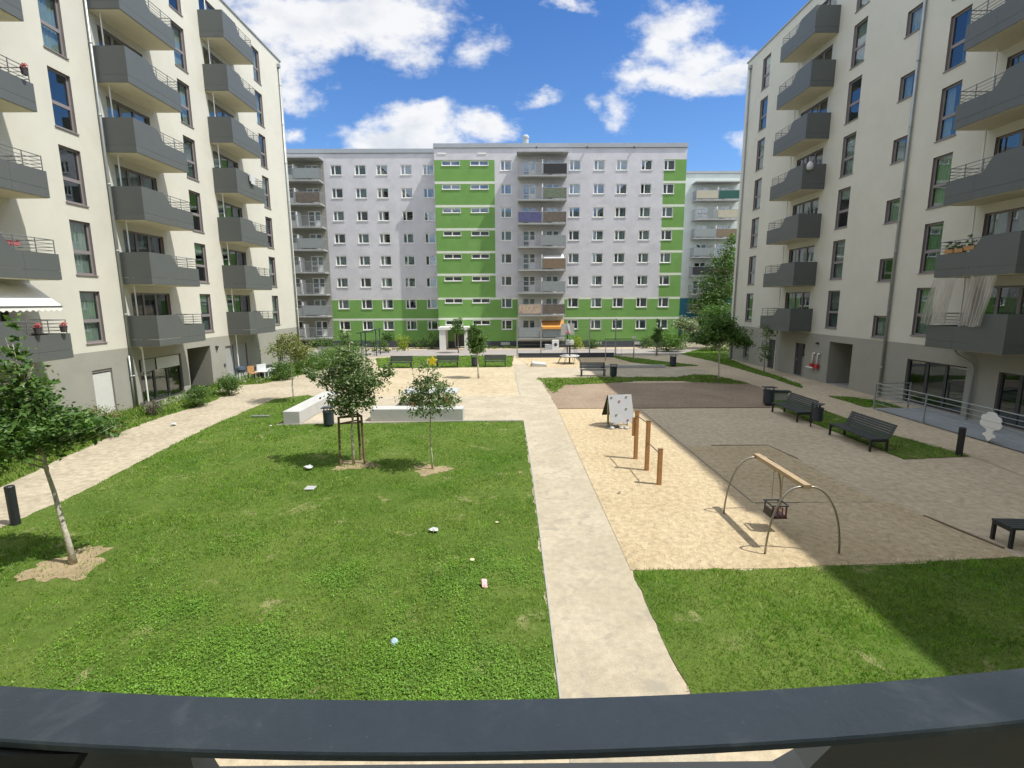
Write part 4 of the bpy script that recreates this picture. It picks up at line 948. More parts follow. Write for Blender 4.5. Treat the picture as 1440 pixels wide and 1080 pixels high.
# ------------------------------------------------------------------ street furniture
def bench(label, loc, rz, L=1.75, back=True, seat_d=.5, group='dark benches around the courtyard', legm='black'):
    t = thing('bench', label, 'bench', loc, rz, group)
    s = MB(); n = 5
    for k in range(n): s.box(-L/2, L/2, -seat_d/2+k*seat_d/n, -seat_d/2+(k+1)*seat_d/n-.012, .42, .46)
    s.build('seat', 'bench', t)
    for sx in (-L/2+.06, L/2-.12):
        f = MB(); f.box(sx, sx+.06, -seat_d/2, -seat_d/2+.06, 0, .419); f.box(sx, sx+.06, seat_d/2-.06, seat_d/2, 0, .419); f.box(sx, sx+.06, -seat_d/2+.061, seat_d/2-.061, .36, .419); f.box(sx, sx+.06, -seat_d/2+.061, seat_d/2-.061, 0, .04)
        f.build('leg_frame', legm, t)
    if back:
        k_ = MB(); mr = Matrix.Translation((0, seat_d/2-.02, .47)) @ Matrix.Rotation(R(-14), 4, 'X')
        for k in range(4): k_.box(-L/2, L/2, 0, .035, .05+k*.105, .05+k*.105+.09, mr)
        for sx in (-L/2+.08, L/2-.12): k_.box(sx, sx+.05, .036, .07, -.1, .46, mr)
        k_.build('backrest', 'bench', t)
    return t
bench('dark bench with backrest, left one of the far row on the grass edge', (-8.45, 38.75, 0), 0)
bench('dark bench with backrest behind the silvery tree, middle one of the far row', (-4.85, 38.95, 0), 0)
bench('dark bench with backrest right of the far bin, next to the middle path', (-1.1, 39.25, 0), 0)
bench('dark bench seen from behind on the crossing path beside a bin', (5.75, 33.9, 0), 0)
def lounge(label, loc, rz, L=2.1):
    t = thing('bench', label, 'bench', loc, rz, 'dark benches around the courtyard')
    s = MB(); n = 7; d = .62
    for k in range(n): s.box(-L/2, L/2, -d/2+k*d/n, -d/2+(k+1)*d/n-.010, .40, .445)
    s.build('seat', 'bench', t)
    for sx in (-L/2+.02, L/2-.08):
        f = MB(); f.box(sx, sx+.06, -d/2, -d/2+.06, 0, .399); f.box(sx, sx+.06, d/2-.06, d/2, 0, .399); f.box(sx, sx+.06, -d/2+.061, d/2-.061, .33, .399); f.build('leg_frame', 'black', t)
    k_ = MB(); mr = Matrix.Translation((0, d/2-.01, .45)) @ Matrix.Rotation(R(-24), 4, 'X')
    for k in range(6): k_.box(-L/2, L/2, 0, .03, .02+k*.085, .02+k*.085+.075, mr)
    for sx in (-L/2+.1, L/2-.14): k_.box(sx, sx+.04, .031, .06, -.08, .52, mr)
    k_.build('backrest', 'bench', t); return t
lounge('wide dark lounge bench beside the round bin, farther one on the shaded strip', (12.45, 21.5, 0), R(-90))
lounge('wide dark lounge bench between the post bin and the bollard', (12.55, 17.4, 0), R(-90), 2.25)
t = thing('bench', 'dark backless bench cut off by the right border, on the gravel', 'bench', (11.2, 9.75, 0), R(-4), 'dark benches around the courtyard')
s = MB()
for k in range(5): s.box(-.85, .85, -.24+k*.1, -.24+k*.1+.088, .41, .455)
s.build('seat', 'bench', t)
for sx in (-.84, .78):
    MB().box(sx, sx+.06, -.24, -.18, 0, .409).box(sx, sx+.06, .18, .24, 0, .409).box(sx, sx+.06, -.179, .179, .35, .409).build('leg_frame', 'black', t)
t = thing('low_wall_seat', 'low dark plank seat on a pale block behind the farther lounge bench', 'seat', (13.85, 25.3, 0), R(-8)); MB().box(-.62, .62, -.2, .2, .42, .50).build('plank', 'bench', t); MB().box(-.5, .5, -.15, .15, 0, .419).build('block', 'concrete_dark', t)

def litter_bin(label, loc, rz=0, r=.2, h=.72, post=False, m='bin', hood=True):
    t = thing('litter_bin', label, 'bin', loc, rz, 'dark litter bins in the courtyard')
    z0 = .28 if post else .06
    MB().lathe([(r*.8, z0), (r, z0+.05), (r*1.02, h-.1), (r*1.08, h-.09), (r*1.08, h-.03), (r*.95, h-.02)], (0, 0, 0), 18).build('body', m, t, smooth=False)
    if post: MB().tube([(0, r+.03, 0), (0, r+.03, h+.15)], .03, 8).build('post', 'black', t)
    else: MB().lathe([(r*.7, 0), (r*.7, .06)], (0, 0, 0), 14).build('foot', 'black', t)
    if hood:
        hb = MB(); hb.box(-r*1.15, r*1.15, -r*.9, r*.9, h+.1, h+.13)
        for sx in (-r*.9, r*.9-.03): hb.box(sx, sx+.03, -.03, .03, h-.03, h+.1)
        hb.build('hood', m, t)
    return t
litter_bin('dark blue litter bin at the lawn edge by the long concrete bench', (-7.5, 20.25, 0), 0, .21, .68)
litter_bin('dark litter bin in the far row between two benches', (-2.75, 39.4, 0), 0, .24, .75)
litter_bin('dark litter bin next to the bench seen from behind', (7.1, 33.6, 0), 0, .23, .72)
litter_bin('rounded black litter bin at the end of the farther lounge bench', (12.75, 24.0, 0), 0, .25, .78)
litter_bin('post mounted black litter bin between the two lounge benches', (12.45, 19.6, 0), R(40), .19, .85, True)
litter_bin('shaded dark litter bin on the far right lawn wedge', (12.9, 38.95, 0), 0, .24, .78)
def bollard(label, loc, tilt=0):
    t = thing('bollard_light', label, 'bollard', loc, 0, 'dark bollard lights by the footpaths')
    MB().lathe([(.095, 0), (.095, .82), (.09, .825)], (0, 0, 0), 20).build('post', 'black', t, smooth=False)
    MB().lathe([(.09, .826), (.097, .83), (.097, .93), (.085, .945)], (0, 0, 0), 20).build('lamp_head', 'black', t)
    return t
bollard('dark cylindrical bollard light at left border beside the footpath', (-11.55, 11.05, 0)); bollard('dark cylindrical bollard light on the shaded strip by the right footpath', (14.9, 15.85, 0))

def block(label, x0, x1, y0, y1, z):
    o = MB().box(x0, x1, y0, y1, 0, z).build('concrete_bench', 'concrete', None, (0, 0, 0), False, .02); tag(o, label, 'concrete bench', 'pale concrete block benches'); return o
block('long pale concrete block bench pointing away at the lawn corner', -9.55, -8.85, 20.6, 25.6, .56)
block('pale concrete block bench lying across behind the slender tree', -6.0, -2.0, 21.05, 21.75, .54)
t = thing('table_tennis_table', 'concrete table tennis table behind the slender tree', 'table', (-3.9, 24.6, 0))
MB().box(-1.35, 1.35, -.72, .72, .66, .73).build('top', 'greylight', t); MB().box(-.95, -.72, -.45, .45, 0, .659).build('leg', 'wood', t); MB().box(.72, .95, -.45, .45, 0, .659).build('leg', 'wood', t)
MB().box(-.02, .02, -.78, .78, .731, .87).build('net', 'white', t)

# horizontal bars
t = thing('pull_up_bars', 'three wooden posts of falling height joined by steel bars in the sand', 'play bars', (4.18, 14.5, 0))
pts = [((-.06, 1.19), 1.6), ((0.0, .07), 1.53), ((.02, -1.13), 1.02)]
for (x, y), h in pts:
    p = MB().box(-.06+x, .06+x, -.06+y, .06+y, 0, h, ch=.015).build('post', 'wood', t); MB().box(-.062+x, .062+x, -.062+y, .062+y, h, h+.02).build('post_cap', 'rust', p)
MB().tube([(-.06, 1.13, 1.45), (0, .13, 1.45)], .018, 8).build('bar', 'steel', t); MB().tube([(0, .01, .88), (.02, -1.07, .88)], .018, 8).build('bar', 'steel', t)
MB().box(-.20, -.125, 1.15, 1.23, .78, 1.38).build('side_board', 'wood', t)
# arched swing
t = thing('baby_swing', 'toddler swing with four bowed steel legs and a wooden crossbeam', 'swing', (5.95, 10.5, 0))
MB().box(-.07, .07, -1.05, 1.05, 1.37, 1.46, Matrix.Translation((0, 0, 0))).build('crossbeam', 'palewood', t)
for sx, fy, by in ((-1, -1.07, -.98), (1, -1.06, -.98), (-1, .9, .95), (1, 1.17, .95)):
    p0 = Vector((sx*.76, fy, 0)); p3 = Vector((sx*.06, by, 1.40)); p1 = p0+Vector((-.02*sx, 0, .85)); p2 = p3+Vector((sx*.42, 0, .02)); pth = []
    for k in range(15):
        u = k/14; pth.append(p0*(1-u)**3+p1*3*u*(1-u)**2+p2*3*u*u*(1-u)+p3*u**3)
    MB().tube(pth, .021, 10).build('leg', 'steel', t, smooth=True)
for sy in (-.14, .22):
    b = MB(); z0, z1 = .66, 1.36; n = 22
    for k in range(n):
        z = z0+(z1-z0)*k/n; dz = (z1-z0)/n
        if k % 2: b.box(-.010, .010, sy-.003, sy+.003, z, z+dz*1.05)
        else: b.box(-.003, .003, sy-.010, sy+.010, z, z+dz*1.05)
    b.build('chain', 'steel', t)
    MB().box(-.03, .03, sy-.04, sy+.04, 1.30, 1.369).build('hanger', 'holdgreen', t)
s = MB(); s.box(-.17, .17, -.15, .23, .33, .385); s.box(-.17, -.14, -.12, .2, .386, .52)
for a, c in ((-.16, -.14), (.14, -.14), (-.16, .20), (.14, .20)): s.box(a, a+.025, c, c+.025, .386, .62)
s.build('seat', 'rubber', t)
b = MB()
for y in (-.15, .21): b.tube([(-.18, y, .63), (.18, y, .63)], .02, 8)
for x in (-.18, .18): b.tube([(x, -.15, .63), (x, .21, .63)], .02, 8)
b.build('guard_rail', 'black', t)
b = MB()
for x in (-.14, -.05, .05, .14): b.box(x-.012, x+.012, -.165, -.152, .35, .6)
b.build('red_bar', 'darkred', t)
# climbing house
t = thing('climbing_house', 'leaning climbing board with round holds and a dark rear side on the sand', 'climbing frame', (4.45, 20.0, 0), R(9))
def slant(x0, x1, yb, zb, yt, zt, th, wavy=False):
    b = MB(); n = 24; d = Vector((0, yt-yb, zt-zb)).normalized(); nn = Vector((0, -d.z, d.y))*th
    lowpts = []
    for k in range(n+1):
        u = k/n; zz = (.05*math.sin(u*18) if wavy else 0); lowpts.append(Vector((x0+(x1-x0)*u, yb, zb))+d*zz)
    up = [Vector((x1, yt, zt)), Vector((x0, yt, zt))]; pl = lowpts+up; m_ = len(pl)
    b.add([tuple(p) for p in pl]+[tuple(p+nn) for p in pl], [tuple(range(m_-1, -1, -1)), tuple(range(m_, 2*m_))]+[(i, (i+1) % m_, m_+(i+1) % m_, m_+i) for i in range(m_)]); return b
slant(-.45, .55, -.42, .22, .0, 1.32, .03, True).build('climbing_board', 'paleboard', t)
slant(-.45, .55, .62, .35, .03, 1.30, -.03).build('rear_board', 'black', t)
for u, w, m in ((.15, .93, 'holdgreen'), (.78, .93, 'holdgreen'), (.46, .78, 'holdred'), (.72, .52, 'holdgreen'), (.28, .32, 'holdgreen'), (.74, .12, 'holdred')):
    c = Vector((-.45+u, -.42+.42*w, .22+1.1*w))+Vector((0, -.056, .02))
    h = MB().lathe([(.042, 0), (.038, .018), (.028, .03)], (0, 0, 0), 12); o = h.build('hold', m, t, c); o.rotation_euler = (R(69), 0, 0)
    k = MB().lathe([(.017, .031), (.014, .04)], (0, 0, 0), 10).build('bolt', 'black', o)
for x in (-.40, .42): MB().box(x, x+.07, .08, .15, 0, 1.1).build('post', 'olive', t)
MB().tube([(.28, -.36, 0), (.28, -.36, .3)], .015, 6).build('foot', 'steel', t)
for i, (x, y) in enumerate(((-.35, -.55), (-.2, -.75), (.02, -.72), (-.28, -.98), (.12, -.95), (.3, -1.05))):
    MB().lathe([(.09, 0), (.1, .05), (.05, .10)], (0, 0, 0), 9).build('stepping_stone', 'concrete', t, (x-.1, y+.55, 0))
# spinner / net tower
t = thing('climbing_carousel', 'round spinning net carousel with a dark central mast on the far sand', 'play equipment', (5.0, 41.0, 0))
MB().tube([(0, 0, 0), (0, 0, 2.05)], .06, 10).build('mast', 'black', t)
MB().lathe([(.78, .60), (.82, .64), (.78, .68), (.5, .66)], (0, 0, 0), 28).build('platform', 'concrete', t)
for k in range(8):
    a = math.pi*k/4+.2; MB().tube([(1.05*math.cos(a), 1.05*math.sin(a), .0), (.74*math.cos(a), .74*math.sin(a), .62)], .02, 6).build('leg', 'black', t)
b = MB()
for k in range(8):
    a = math.pi*k/4; b.tube([(.76*math.cos(a), .76*math.sin(a), .66), (.1*math.cos(a), .1*math.sin(a), 1.95)], .012, 5)
b.build('net_rope', 'black', t); MB().lathe([(.32, 1.55), (.34, 1.7), (.30, 1.95)], (0, 0, 0), 18).build('basket', 'greylight', t)
# second swing frame
t = thing('frame_swing', 'thin steel swing frame with two A shaped ends on the far sand', 'swing', (9.6, 43.0, 0))
for sx in (-1.25, 1.2):
    for sy in (-.7, .7): MB().tube([(sx+sy*.2, sy, 0), (sx, 0, 1.85)], .03, 8).build('leg', 'steel', t)
MB().tube([(-1.35, 0, 1.85), (1.3, 0, 1.85)], .035, 8).build('top_bar', 'black', t)
b = MB()
for x in (-.3, .15): b.box(x-.008, x+.008, -.008, .008, .5, 1.82)
b.build('chain', 'steel', t); MB().box(-.34, .19, -.1, .1, .46, .5).build('seat', 'rubber', t); MB().box(1.05, 1.3, -.08, .08, 1.88, 2.1).build('end_cap', 'white', t)
t = thing('basketball_hoop', 'grey backboard on a pole behind the net carousel', 'hoop', (5.45, 46.6, 0)); MB().tube([(0, 0, 0), (0, 0, 2.6)], .06, 8).build('pole', 'black', t)
MB().box(-.62, .62, -.14, -.1, 2.0, 3.05).build('backboard', 'greylight', t); MB().extr([(-.05, 2.9), (.12, 2.95), (.3, 2.15), (.16, 2.1)], -.17, -.145).build('board_mark', 'white', t)
MB().lathe([(.2, 2.2), (.21, 2.22), (.2, 2.24)], (0, -.35, 0), 16).build('rim', 'red', t)
# concrete kerb wall, black wall, ramp, wire fence
tag(MB().box(5.7, 12.0, 38.0, 38.25, 0, .22).build('low_wall', 'concrete', None, (0, 0, 0), False, .015), 'low pale concrete kerb wall along the far sand pit', 'low wall')
tag(MB().box(.85, 9.6, 45.5, 45.75, 0, .34).box(.82, 9.63, 45.47, 45.78, .341, .40).build('low_wall', 'base', None, (0, 0, 0), False, .01), 'long low black wall behind the far sand pit', 'low wall')
tag(MB().extr([(-.55, 0), (.65, 0), (.6, .16), (-.5, .28)], -1.3, .3).build('ramp_block', 'concrete', None, (2.35, 40.3, 0)), 'pale sloping concrete block at the corner of the far sand pit', 'concrete block')
t = thing('wire_fence', 'tall ball stop fence with four thin posts and wires behind the far sand', 'fence', (5, 46.1, 0))
fx = [-4.25, -2.05, 2.45, 4.85]
for x in fx: MB().box(x-.045, x+.045, -.045, .045, 0, 3.5).build('post', 'zinc', t)
b = MB()
for k in range(12): b.box(-4.2, 4.8, .046, .056, .25+k*.29, .26+k*.29)
b.build('wires', 'zinc', t)
t = thing('utility_cabinet', 'white box with a dark round hole on the pavement by the orange awning', 'cabinet', (4.95, 53.2, 0)); MB().box(-.35, .35, -.3, .3, 0, 1.0).build('body', 'white', t); MB().box(-1.1, -.36, -.3, .3, 0, .55).build('side_box', 'greylight', t)
o = MB().lathe([(.17, 0), (.17, .02)], (0, 0, 0), 18).build('hole', 'black', t, (0, -.302, .55)); o.rotation_euler = (R(90), 0, 0)
t = thing('pergola', 'dark blue open shelter with thin posts and a flat roof beside the left footpath end', 'shelter', (-13.3, 48.2, 0))
for x in (-.75, .65):
    for y in (-.6, .8): MB().box(x-.04, x+.04, y-.04, y+.04, 0, 2.2 if x < 0 else 2.45).build('post', 'navy', t)
b = MB(); b.add([(-1.1, -.9, 2.12), (.85, -.9, 2.5), (.85, 1.1, 2.5), (-1.1, 1.1, 2.12), (-1.1, -.9, 2.2), (.85, -.9, 2.58), (.85, 1.1, 2.58), (-1.1, 1.1, 2.2)], [(0, 3, 2, 1), (4, 5, 6, 7), (0, 1, 5, 4), (1, 2, 6, 5), (2, 3, 7, 6), (3, 0, 4, 7)]); b.build('roof', 'navy', t)
t = thing('picket_fence', 'low dark picket fence at the far end of the left verge', 'fence', (-15.8, 47.0, 0)); b = MB()
for k in range(34): b.box(-2.2+k*.13, -2.13+k*.13, -.012, .012, .08, .95)
b.build('pickets', 'greylight', t); MB().box(-2.25, 2.25, .013, .04, .3, .36).box(-2.25, 2.25, .013, .04, .75, .81).build('rails', 'greylight', t)

# steel railing of the right terrace
def railing(label, pts, h=1.25, n=6):
    t = thing('terrace_railing', label, 'railing', (pts[0][0], pts[0][1], 0))
    o = Vector((pts[0][0], pts[0][1], 0)); P = [Vector((x, y, 0))-o for x, y in pts]
    for a, c in zip(P[:-1], P[1:]):
        k = max(1, round((c-a).length/2.75))
        for i in range(k+(1 if c is P[-1] else 0)):
            p = a.lerp(c, i/k); MB().box(p.x-.025, p.x+.025, p.y-.025, p.y+.025, -.02, h).build('post', 'zinc', t)
    for i in range(n):
        z = h-.02-i*.19; MB().tube([tuple(p+Vector((0, 0, z))) for p in P], .014 if i else .02, 8, True).build('rail', 'zinc', t)
    return t
railing('grey steel railing with horizontal bars around the right paved terrace', [(18.9, 23.05), (17.28, 23.05), (17.28, 11.6)])
# white cloud/flower shaped sign on the railing
t = thing('cutout_sign', 'white lobed cut out sign fixed on the steel terrace railing', 'sign', (17.2, 17.25, .18))
b = MB(); pts = []
prof = [(0.0, .90), (.13, .88), (.19, .80), (.28, .78), (.34, .70), (.31, .62), (.36, .55), (.33, .45), (.24, .40), (.12, .36), (.10, .27), (.20, .22), (.22, .17), (.10, .12), (.06, .05), (0, .02)]
prof = [(x*1.15, z*1.2-.12) for x, z in prof]
outl = prof+[(-x, z) for x, z in reversed(prof[1:-1])]
m_ = len(outl); vs = [(-.015, x, z) for x, z in outl]+[(.015, x, z) for x, z in outl]
b.add(vs, [tuple(range(m_)), tuple(range(2*m_-1, m_-1, -1))]+[(i, m_+i, m_+(i+1) % m_, (i+1) % m_) for i in range(m_)]); b.build('board', 'white', t)
g = MB()
for z in (.61, .38): g.box(-.022, -.016, -.34, .34, z, z+.012)
g.build('groove', 'greylight', t)
# wall pipes (white bent pipes with red feet)
t = thing('wall_ornament', 'two white bent canes with red bases fixed on the grey wall by the right passage', 'wall ornament', (19.66, 31.7, .85))
for dy in (-.28, .22):
    MB().tube([(-.08, dy, .12), (-.08, dy, .75), (-.08, dy-.03, .86), (-.08, dy-.12, .90), (-.08, dy-.2, .84)], .045, 10).build('cane', 'white', t, smooth=True)
    f = MB(); f.box(-.2, -.01, dy-.17, dy+.15, -.05, .2, ch=.04); f.build('red_base', 'red', t)
MB().box(-.24, -.205, -.1, .62, -.07, -.0).build('white_trim', 'white', t)
# terrace furniture at the left block
def chair(label, loc, rz, m='wood'):
    t = thing('garden_chair', label, 'chair', loc, rz)
    MB().box(-.24, .24, -.24, .24, .42, .46).build('seat', m, t); MB().box(-.24, .24, .2, .24, .5, .9).build('backrest', m, t)
    for x in (-.23, .19):
        for y in (-.23, .19): MB().box(x, x+.04, y, y+.04, 0, .419).build('leg', 'black', t)
    return t
chair('brown wooden chair on the lounge terrace of the left block', (-17.0, 32.9, .03), R(60))
t = thing('barbecue_grill', 'dark covered grill on the lounge terrace', 'grill', (-17.4, 32.2, .03)); MB().lathe([(.05, .55), (.24, .62), (.3, .78), (.26, .92), (.05, 1.0)], (0, 0, 0), 16).build('kettle', 'navy', t)
for a in (0, 2.1, 4.2): MB().tube([(.28*math.cos(a), .28*math.sin(a), 0), (.12*math.cos(a), .12*math.sin(a), .62)], .018, 6).build('leg', 'black', t)
t = thing('garden_sofa', 'dark wicker sofa with white cushions on the lounge terrace', 'sofa', (-16.9, 34.6, .03), R(70)); MB().box(-.8, .8, -.38, .38, 0, .34).box(-.8, .8, .26, .38, .341, .7).build('frame', 'bench', t)
MB().box(-.76, .76, -.36, .24, .345, .5, ch=.05).build('cushion', 'bag', t); MB().box(-.7, .1, .12, .25, .505, .85, ch=.03).build('back_cushion', 'bag', t)
t = thing('garden_table', 'small pale table with clutter beside the wicker sofa', 'table', (-16.7, 33.5, .03)); MB().box(-.35, .35, -.3, .3, .46, .5).build('top', 'white', t)
for x in (-.32, .28):
    for y in (-.27, .23): MB().box(x, x+.04, y, y+.04, 0, .459).build('leg', 'white', t)

# ------------------------------------------------------------------ litter
def crumple(name, label, loc, s, m, seed, flat=.4, group='litter on the lawn'):
    rnd = random.Random(seed); b = MB(); n, k = 12, 6
    prof = []
    o = 0
    for i in range(k+1):
        th = math.pi*i/k
        for j in range(n):
            a = 2*math.pi*j/n; q = .8*s*rnd.uniform(.65, 1.2)
            b.v.append((q*math.sin(th)*math.cos(a)*1.3, q*math.sin(th)*math.sin(a), max(.0, s*flat+q*flat*math.cos(th))))
    for i in range(k):
        for j in range(n): b.f.append((i*n+j, i*n+(j+1) % n, (i+1)*n+(j+1) % n, (i+1)*n+j))
    ob_ = b.build(name, m, None, (loc[0], loc[1], .03)); tag(ob_, label, 'litter', group); ob_.rotation_euler.z = rnd.uniform(0, 6); return ob_
crumple('plastic_bag', 'crumpled white plastic bag in the middle of the lawn', (-1.7, 10.5), .11, 'bag', 1)
crumple('plastic_bag', 'white plastic bag at the edge of the shadow left of the stakes', (-6.2, 14.8), .15, 'bag', 2)
crumple('plastic_bag', 'small white bag lying beside the left footpath', (-14.1, 20.5), .13, 'bag', 3)
crumple('paper_scrap', 'small beige paper scrap right of the white bag', (-.75, 9.2), .05, 'beige', 4)
crumple('paper_scrap', 'tiny pale scrap near the lawn edging', (-.3, 10.9), .04, 'beige', 5)
crumple('paper_scrap', 'small white scrap near the pale block bench corner', (-9.9, 20.2), .06, 'bag', 6)
o = MB().box(-.05, .05, -.08, .08, .02, .04).build('snack_wrapper', 'pink', None, (-.48, 8.35, .035)); o.rotation_euler = (R(35), R(15), R(20)); tag(o, 'pink and white wrapper on the lawn near the path', 'litter', 'litter on the lawn')
o = MB().lathe([(.05, 0), (.055, .02), (.03, .04)], (0, 0, 0), 14).build('bottle_cap', 'bluegrey', None, (-1.75, 6.8, .04)); o.rotation_euler = (R(40), 0, 0); tag(o, 'pale blue lid in the clover in front', 'litter', 'litter on the lawn')
o = MB().box(-.13, .13, -.13, .13, .02, .045).build('drain_cover', 'greylight', None, (-5.5, 13.15, .01)); tag(o, 'square light drain cover in the lawn left of the stakes', 'drain cover')
o = MB().box(-.38, .38, -.07, .07, .03, .08).build('plank', 'zinc', None, (-11.2, 22.0, .0)); o.rotation_euler.z = R(3); tag(o, 'grey green plank lying on the lawn corner by the left footpath', 'plank')
crumple('earth_clod', 'small dark clod in the sand by the middle path', (2.95, 12.7), .05, 'bark', 9, group=None)

# ------------------------------------------------------------------ sky, sun, camera
W = bpy.data.worlds.new('World'); scene.world = W; W.use_nodes = True
t = W.node_tree; t.nodes.clear()
EL, AZ = R(59.5), R(-18)          # sun from +X, turned a little towards -Y
sd = Vector((math.cos(EL)*math.cos(AZ), math.cos(EL)*math.sin(AZ), math.sin(EL)))
out = t.nodes.new('ShaderNodeOutputWorld')
sky = t.nodes.new('ShaderNodeTexSky'); sky.sky_type = 'NISHITA'; sky.sun_disc = False
sky.sun_elevation = EL; sky.sun_rotation = math.atan2(sd.x, sd.y); sky.air_density = 1.0; sky.dust_density = .3; sky.ozone_density = 2.2; sky.altitude = 100
tc = t.nodes.new('ShaderNodeTexCoord')
sep = t.nodes.new('ShaderNodeSeparateXYZ'); t.links.new(tc.outputs['Generated'], sep.inputs[0])
def mth(op, a, b=None, c=None, clamp=False):
    n = t.nodes.new('ShaderNodeMath'); n.operation = op; n.use_clamp = clamp
    for i, v in enumerate((a, b, c)):
        if v is None: continue
        if isinstance(v, (int, float)): n.inputs[i].default_value = v
        else: t.links.new(v, n.inputs[i])
    return n.outputs[0]
yc = mth('MAXIMUM', mth('ABSOLUTE', sep.outputs[1]), .05)
px = mth('DIVIDE', sep.outputs[0], yc); pz = mth('DIVIDE', sep.outputs[2], yc)
cmb = t.nodes.new('ShaderNodeCombineXYZ'); t.links.new(px, cmb.inputs[0]); t.links.new(pz, cmb.inputs[1]); t.links.new(mth('SIGN', sep.outputs[1]), cmb.inputs[2])
v = cmb.outputs[0]
def fbm(scale, detail, rough, off=0.):
    m = t.nodes.new('ShaderNodeMapping'); m.inputs['Location'].default_value = (off, off*.7, 0); m.inputs['Scale'].default_value = (1, 1.5, 1); t.links.new(v, m.inputs[0])
    n = t.nodes.new('ShaderNodeTexNoise'); n.inputs['Scale'].default_value = scale; n.inputs['Detail'].default_value = detail; n.inputs['Roughness'].default_value = rough
    t.links.new(m.outputs[0], n.inputs['Vector']); return n.outputs['Fac']
wx = mth('MULTIPLY_ADD', mth('SUBTRACT', fbm(8, 6, .6, 3.1), .5), .12, px); wz = mth('MULTIPLY_ADD', mth('SUBTRACT', fbm(8, 6, .6, 7.7), .5), .09, pz)
blobs = [(-.38, .50, .17, .075, 1.1), (-.24, .505, .15, .075, 1.1), (-.17, .45, .05, .04, .7), (-.47, .43, .13, .06, 1.0), (-.40, .40, .05, .05, .8), (-.60, .50, .16, .10, 1.0),
         (-.17, .325, .10, .038, 1.1), (-.20, .30, .12, .035, 1.1), (-.05, .325, .08, .028, .95), (-.15, .345, .05, .026, 1.0),
         (.31, .49, .075, .05, .85), (.27, .455, .05, .05, .8), (.34, .43, .10, .04, .8), (.34, .405, .14, .028, 1.0), (.25, .41, .06, .03, .8), (.40, .415, .08, .022, .8),
         (.205, .345, .035, .035, .55), (.06, .372, .03, .013, .5), (-.05, .455, .05, .03, .6), (.11, .53, .05, .014, .6), (-.41, .30, .03, .018, .7), (.44, .30, .03, .02, .5), (.16, .36, .02, .015, .4)]
dens = None
for (cx, cz, ax, az, amp) in blobs:
    dx = mth('DIVIDE', mth('SUBTRACT', wx, cx), ax*1.25); dz = mth('DIVIDE', mth('SUBTRACT', wz, cz), az*1.25)
    r2 = mth('ADD', mth('MULTIPLY', dx, dx), mth('MULTIPLY', dz, dz))
    b_ = mth('MULTIPLY', mth('SUBTRACT', 1.0, mth('SQRT', r2)), amp)
    dens = b_ if dens is None else mth('MAXIMUM', dens, b_)
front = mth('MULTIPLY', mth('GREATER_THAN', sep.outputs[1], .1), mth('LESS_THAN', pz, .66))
fill_clouds = mth('MULTIPLY', mth('SUBTRACT', fbm(1.3, 3, .5, 20), .29), 2.2)  # clouds overhead and behind the view, added to lift the ambient light
dens = mth('ADD', mth('MULTIPLY', dens, front), mth('MULTIPLY', fill_clouds, mth('SUBTRACT', 1.0, front)))
f1 = fbm(17, 9, .62, 1.3)
dn = mth('MULTIPLY_ADD', mth('SUBTRACT', f1, .5), 1.45, dens)
mr_ = t.nodes.new('ShaderNodeMapRange'); mr_.interpolation_type = 'SMOOTHSTEP'; mr_.inputs[1].default_value = .02; mr_.inputs[2].default_value = .72; t.links.new(dn, mr_.inputs[0])
cov = mth('MULTIPLY', mr_.outputs[0], mth('GREATER_THAN', sep.outputs[2], .02))
cr = t.nodes.new('ShaderNodeValToRGB'); e = cr.color_ramp.elements
e[0].position = .30; e[0].color = (.60, .66, .74, 1); e[1].position = .62; e[1].color = (1.0, 1.0, 1.0, 1)
t.links.new(mth('MULTIPLY_ADD', mth('SUBTRACT', fbm(7, 5, .55, 5.2), .5), .9, mth('SUBTRACT', .78, mth('MULTIPLY', dens, .25))), cr.inputs[0])
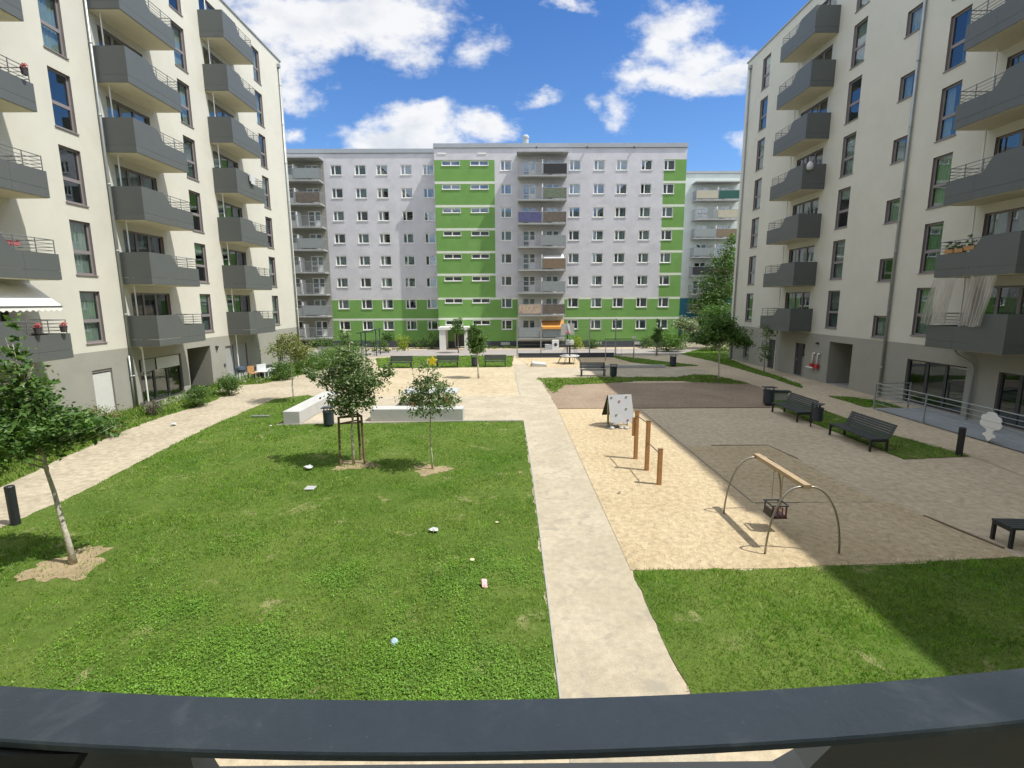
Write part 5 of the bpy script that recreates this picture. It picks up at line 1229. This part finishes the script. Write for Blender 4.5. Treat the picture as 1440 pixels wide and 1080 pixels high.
tr_ = t.nodes.new('ShaderNodeValToRGB'); te = tr_.color_ramp.elements; te[0].position = .10; te[0].color = (.78, 1.0, 1.22, 1); te[1].position = .55; te[1].color = (.42, .76, 1.18, 1); t.links.new(sep.outputs[2], tr_.inputs[0])
bg1 = t.nodes.new('ShaderNodeBackground'); bg1.inputs[1].default_value = .10
tint = t.nodes.new('ShaderNodeMix'); tint.data_type = 'RGBA'; tint.blend_type = 'MULTIPLY'; tint.inputs[0].default_value = 1; t.links.new(tr_.outputs[0], tint.inputs[7])
t.links.new(sky.outputs[0], tint.inputs[6]); t.links.new(tint.outputs[2], bg1.inputs[0])
bg2 = t.nodes.new('ShaderNodeBackground'); t.links.new(mth('MULTIPLY_ADD', mth('SUBTRACT', 1.0, front), .50, .68), bg2.inputs[1]); t.links.new(cr.outputs[0], bg2.inputs[0])  # the added clouds out of view glow brighter than the visible ones
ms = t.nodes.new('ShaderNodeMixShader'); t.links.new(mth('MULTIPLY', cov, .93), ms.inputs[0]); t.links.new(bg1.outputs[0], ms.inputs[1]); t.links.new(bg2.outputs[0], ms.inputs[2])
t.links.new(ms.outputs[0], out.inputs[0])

sl = bpy.data.lights.new('sun', 'SUN'); sl.energy = 3.8; sl.angle = R(.5); sl.color = (1, .955, .88)
so = bpy.data.objects.new('sun', sl); col.objects.link(so); so.location = (40, -10, 60)
so.rotation_euler = sd.to_track_quat('Z', 'Y').to_euler()
cam = bpy.data.cameras.new('camera'); cam.sensor_width = 36; cam.lens = 36*701.87/1440; cam.clip_end = 1500; cam.clip_start = .05
co = bpy.data.objects.new('camera', cam); col.objects.link(co)
mw = Matrix.Rotation(R(-.3275), 4, 'Z') @ Matrix.Rotation(R(90-9.413), 4, 'X') @ Matrix.Rotation(R(-.2417), 4, 'Z')
co.matrix_world = Matrix.Translation((0, 0, 5.1)) @ mw
scene.camera = co
vs_ = scene.view_settings; vs_.view_transform = 'Standard'; vs_.look = 'None'; vs_.exposure = .55; vs_.gamma = 1
scene.cycles.max_bounces = 8; scene.cycles.transparent_max_bounces = 12; scene.cycles.caustics_reflective = False; scene.cycles.caustics_refractive = False
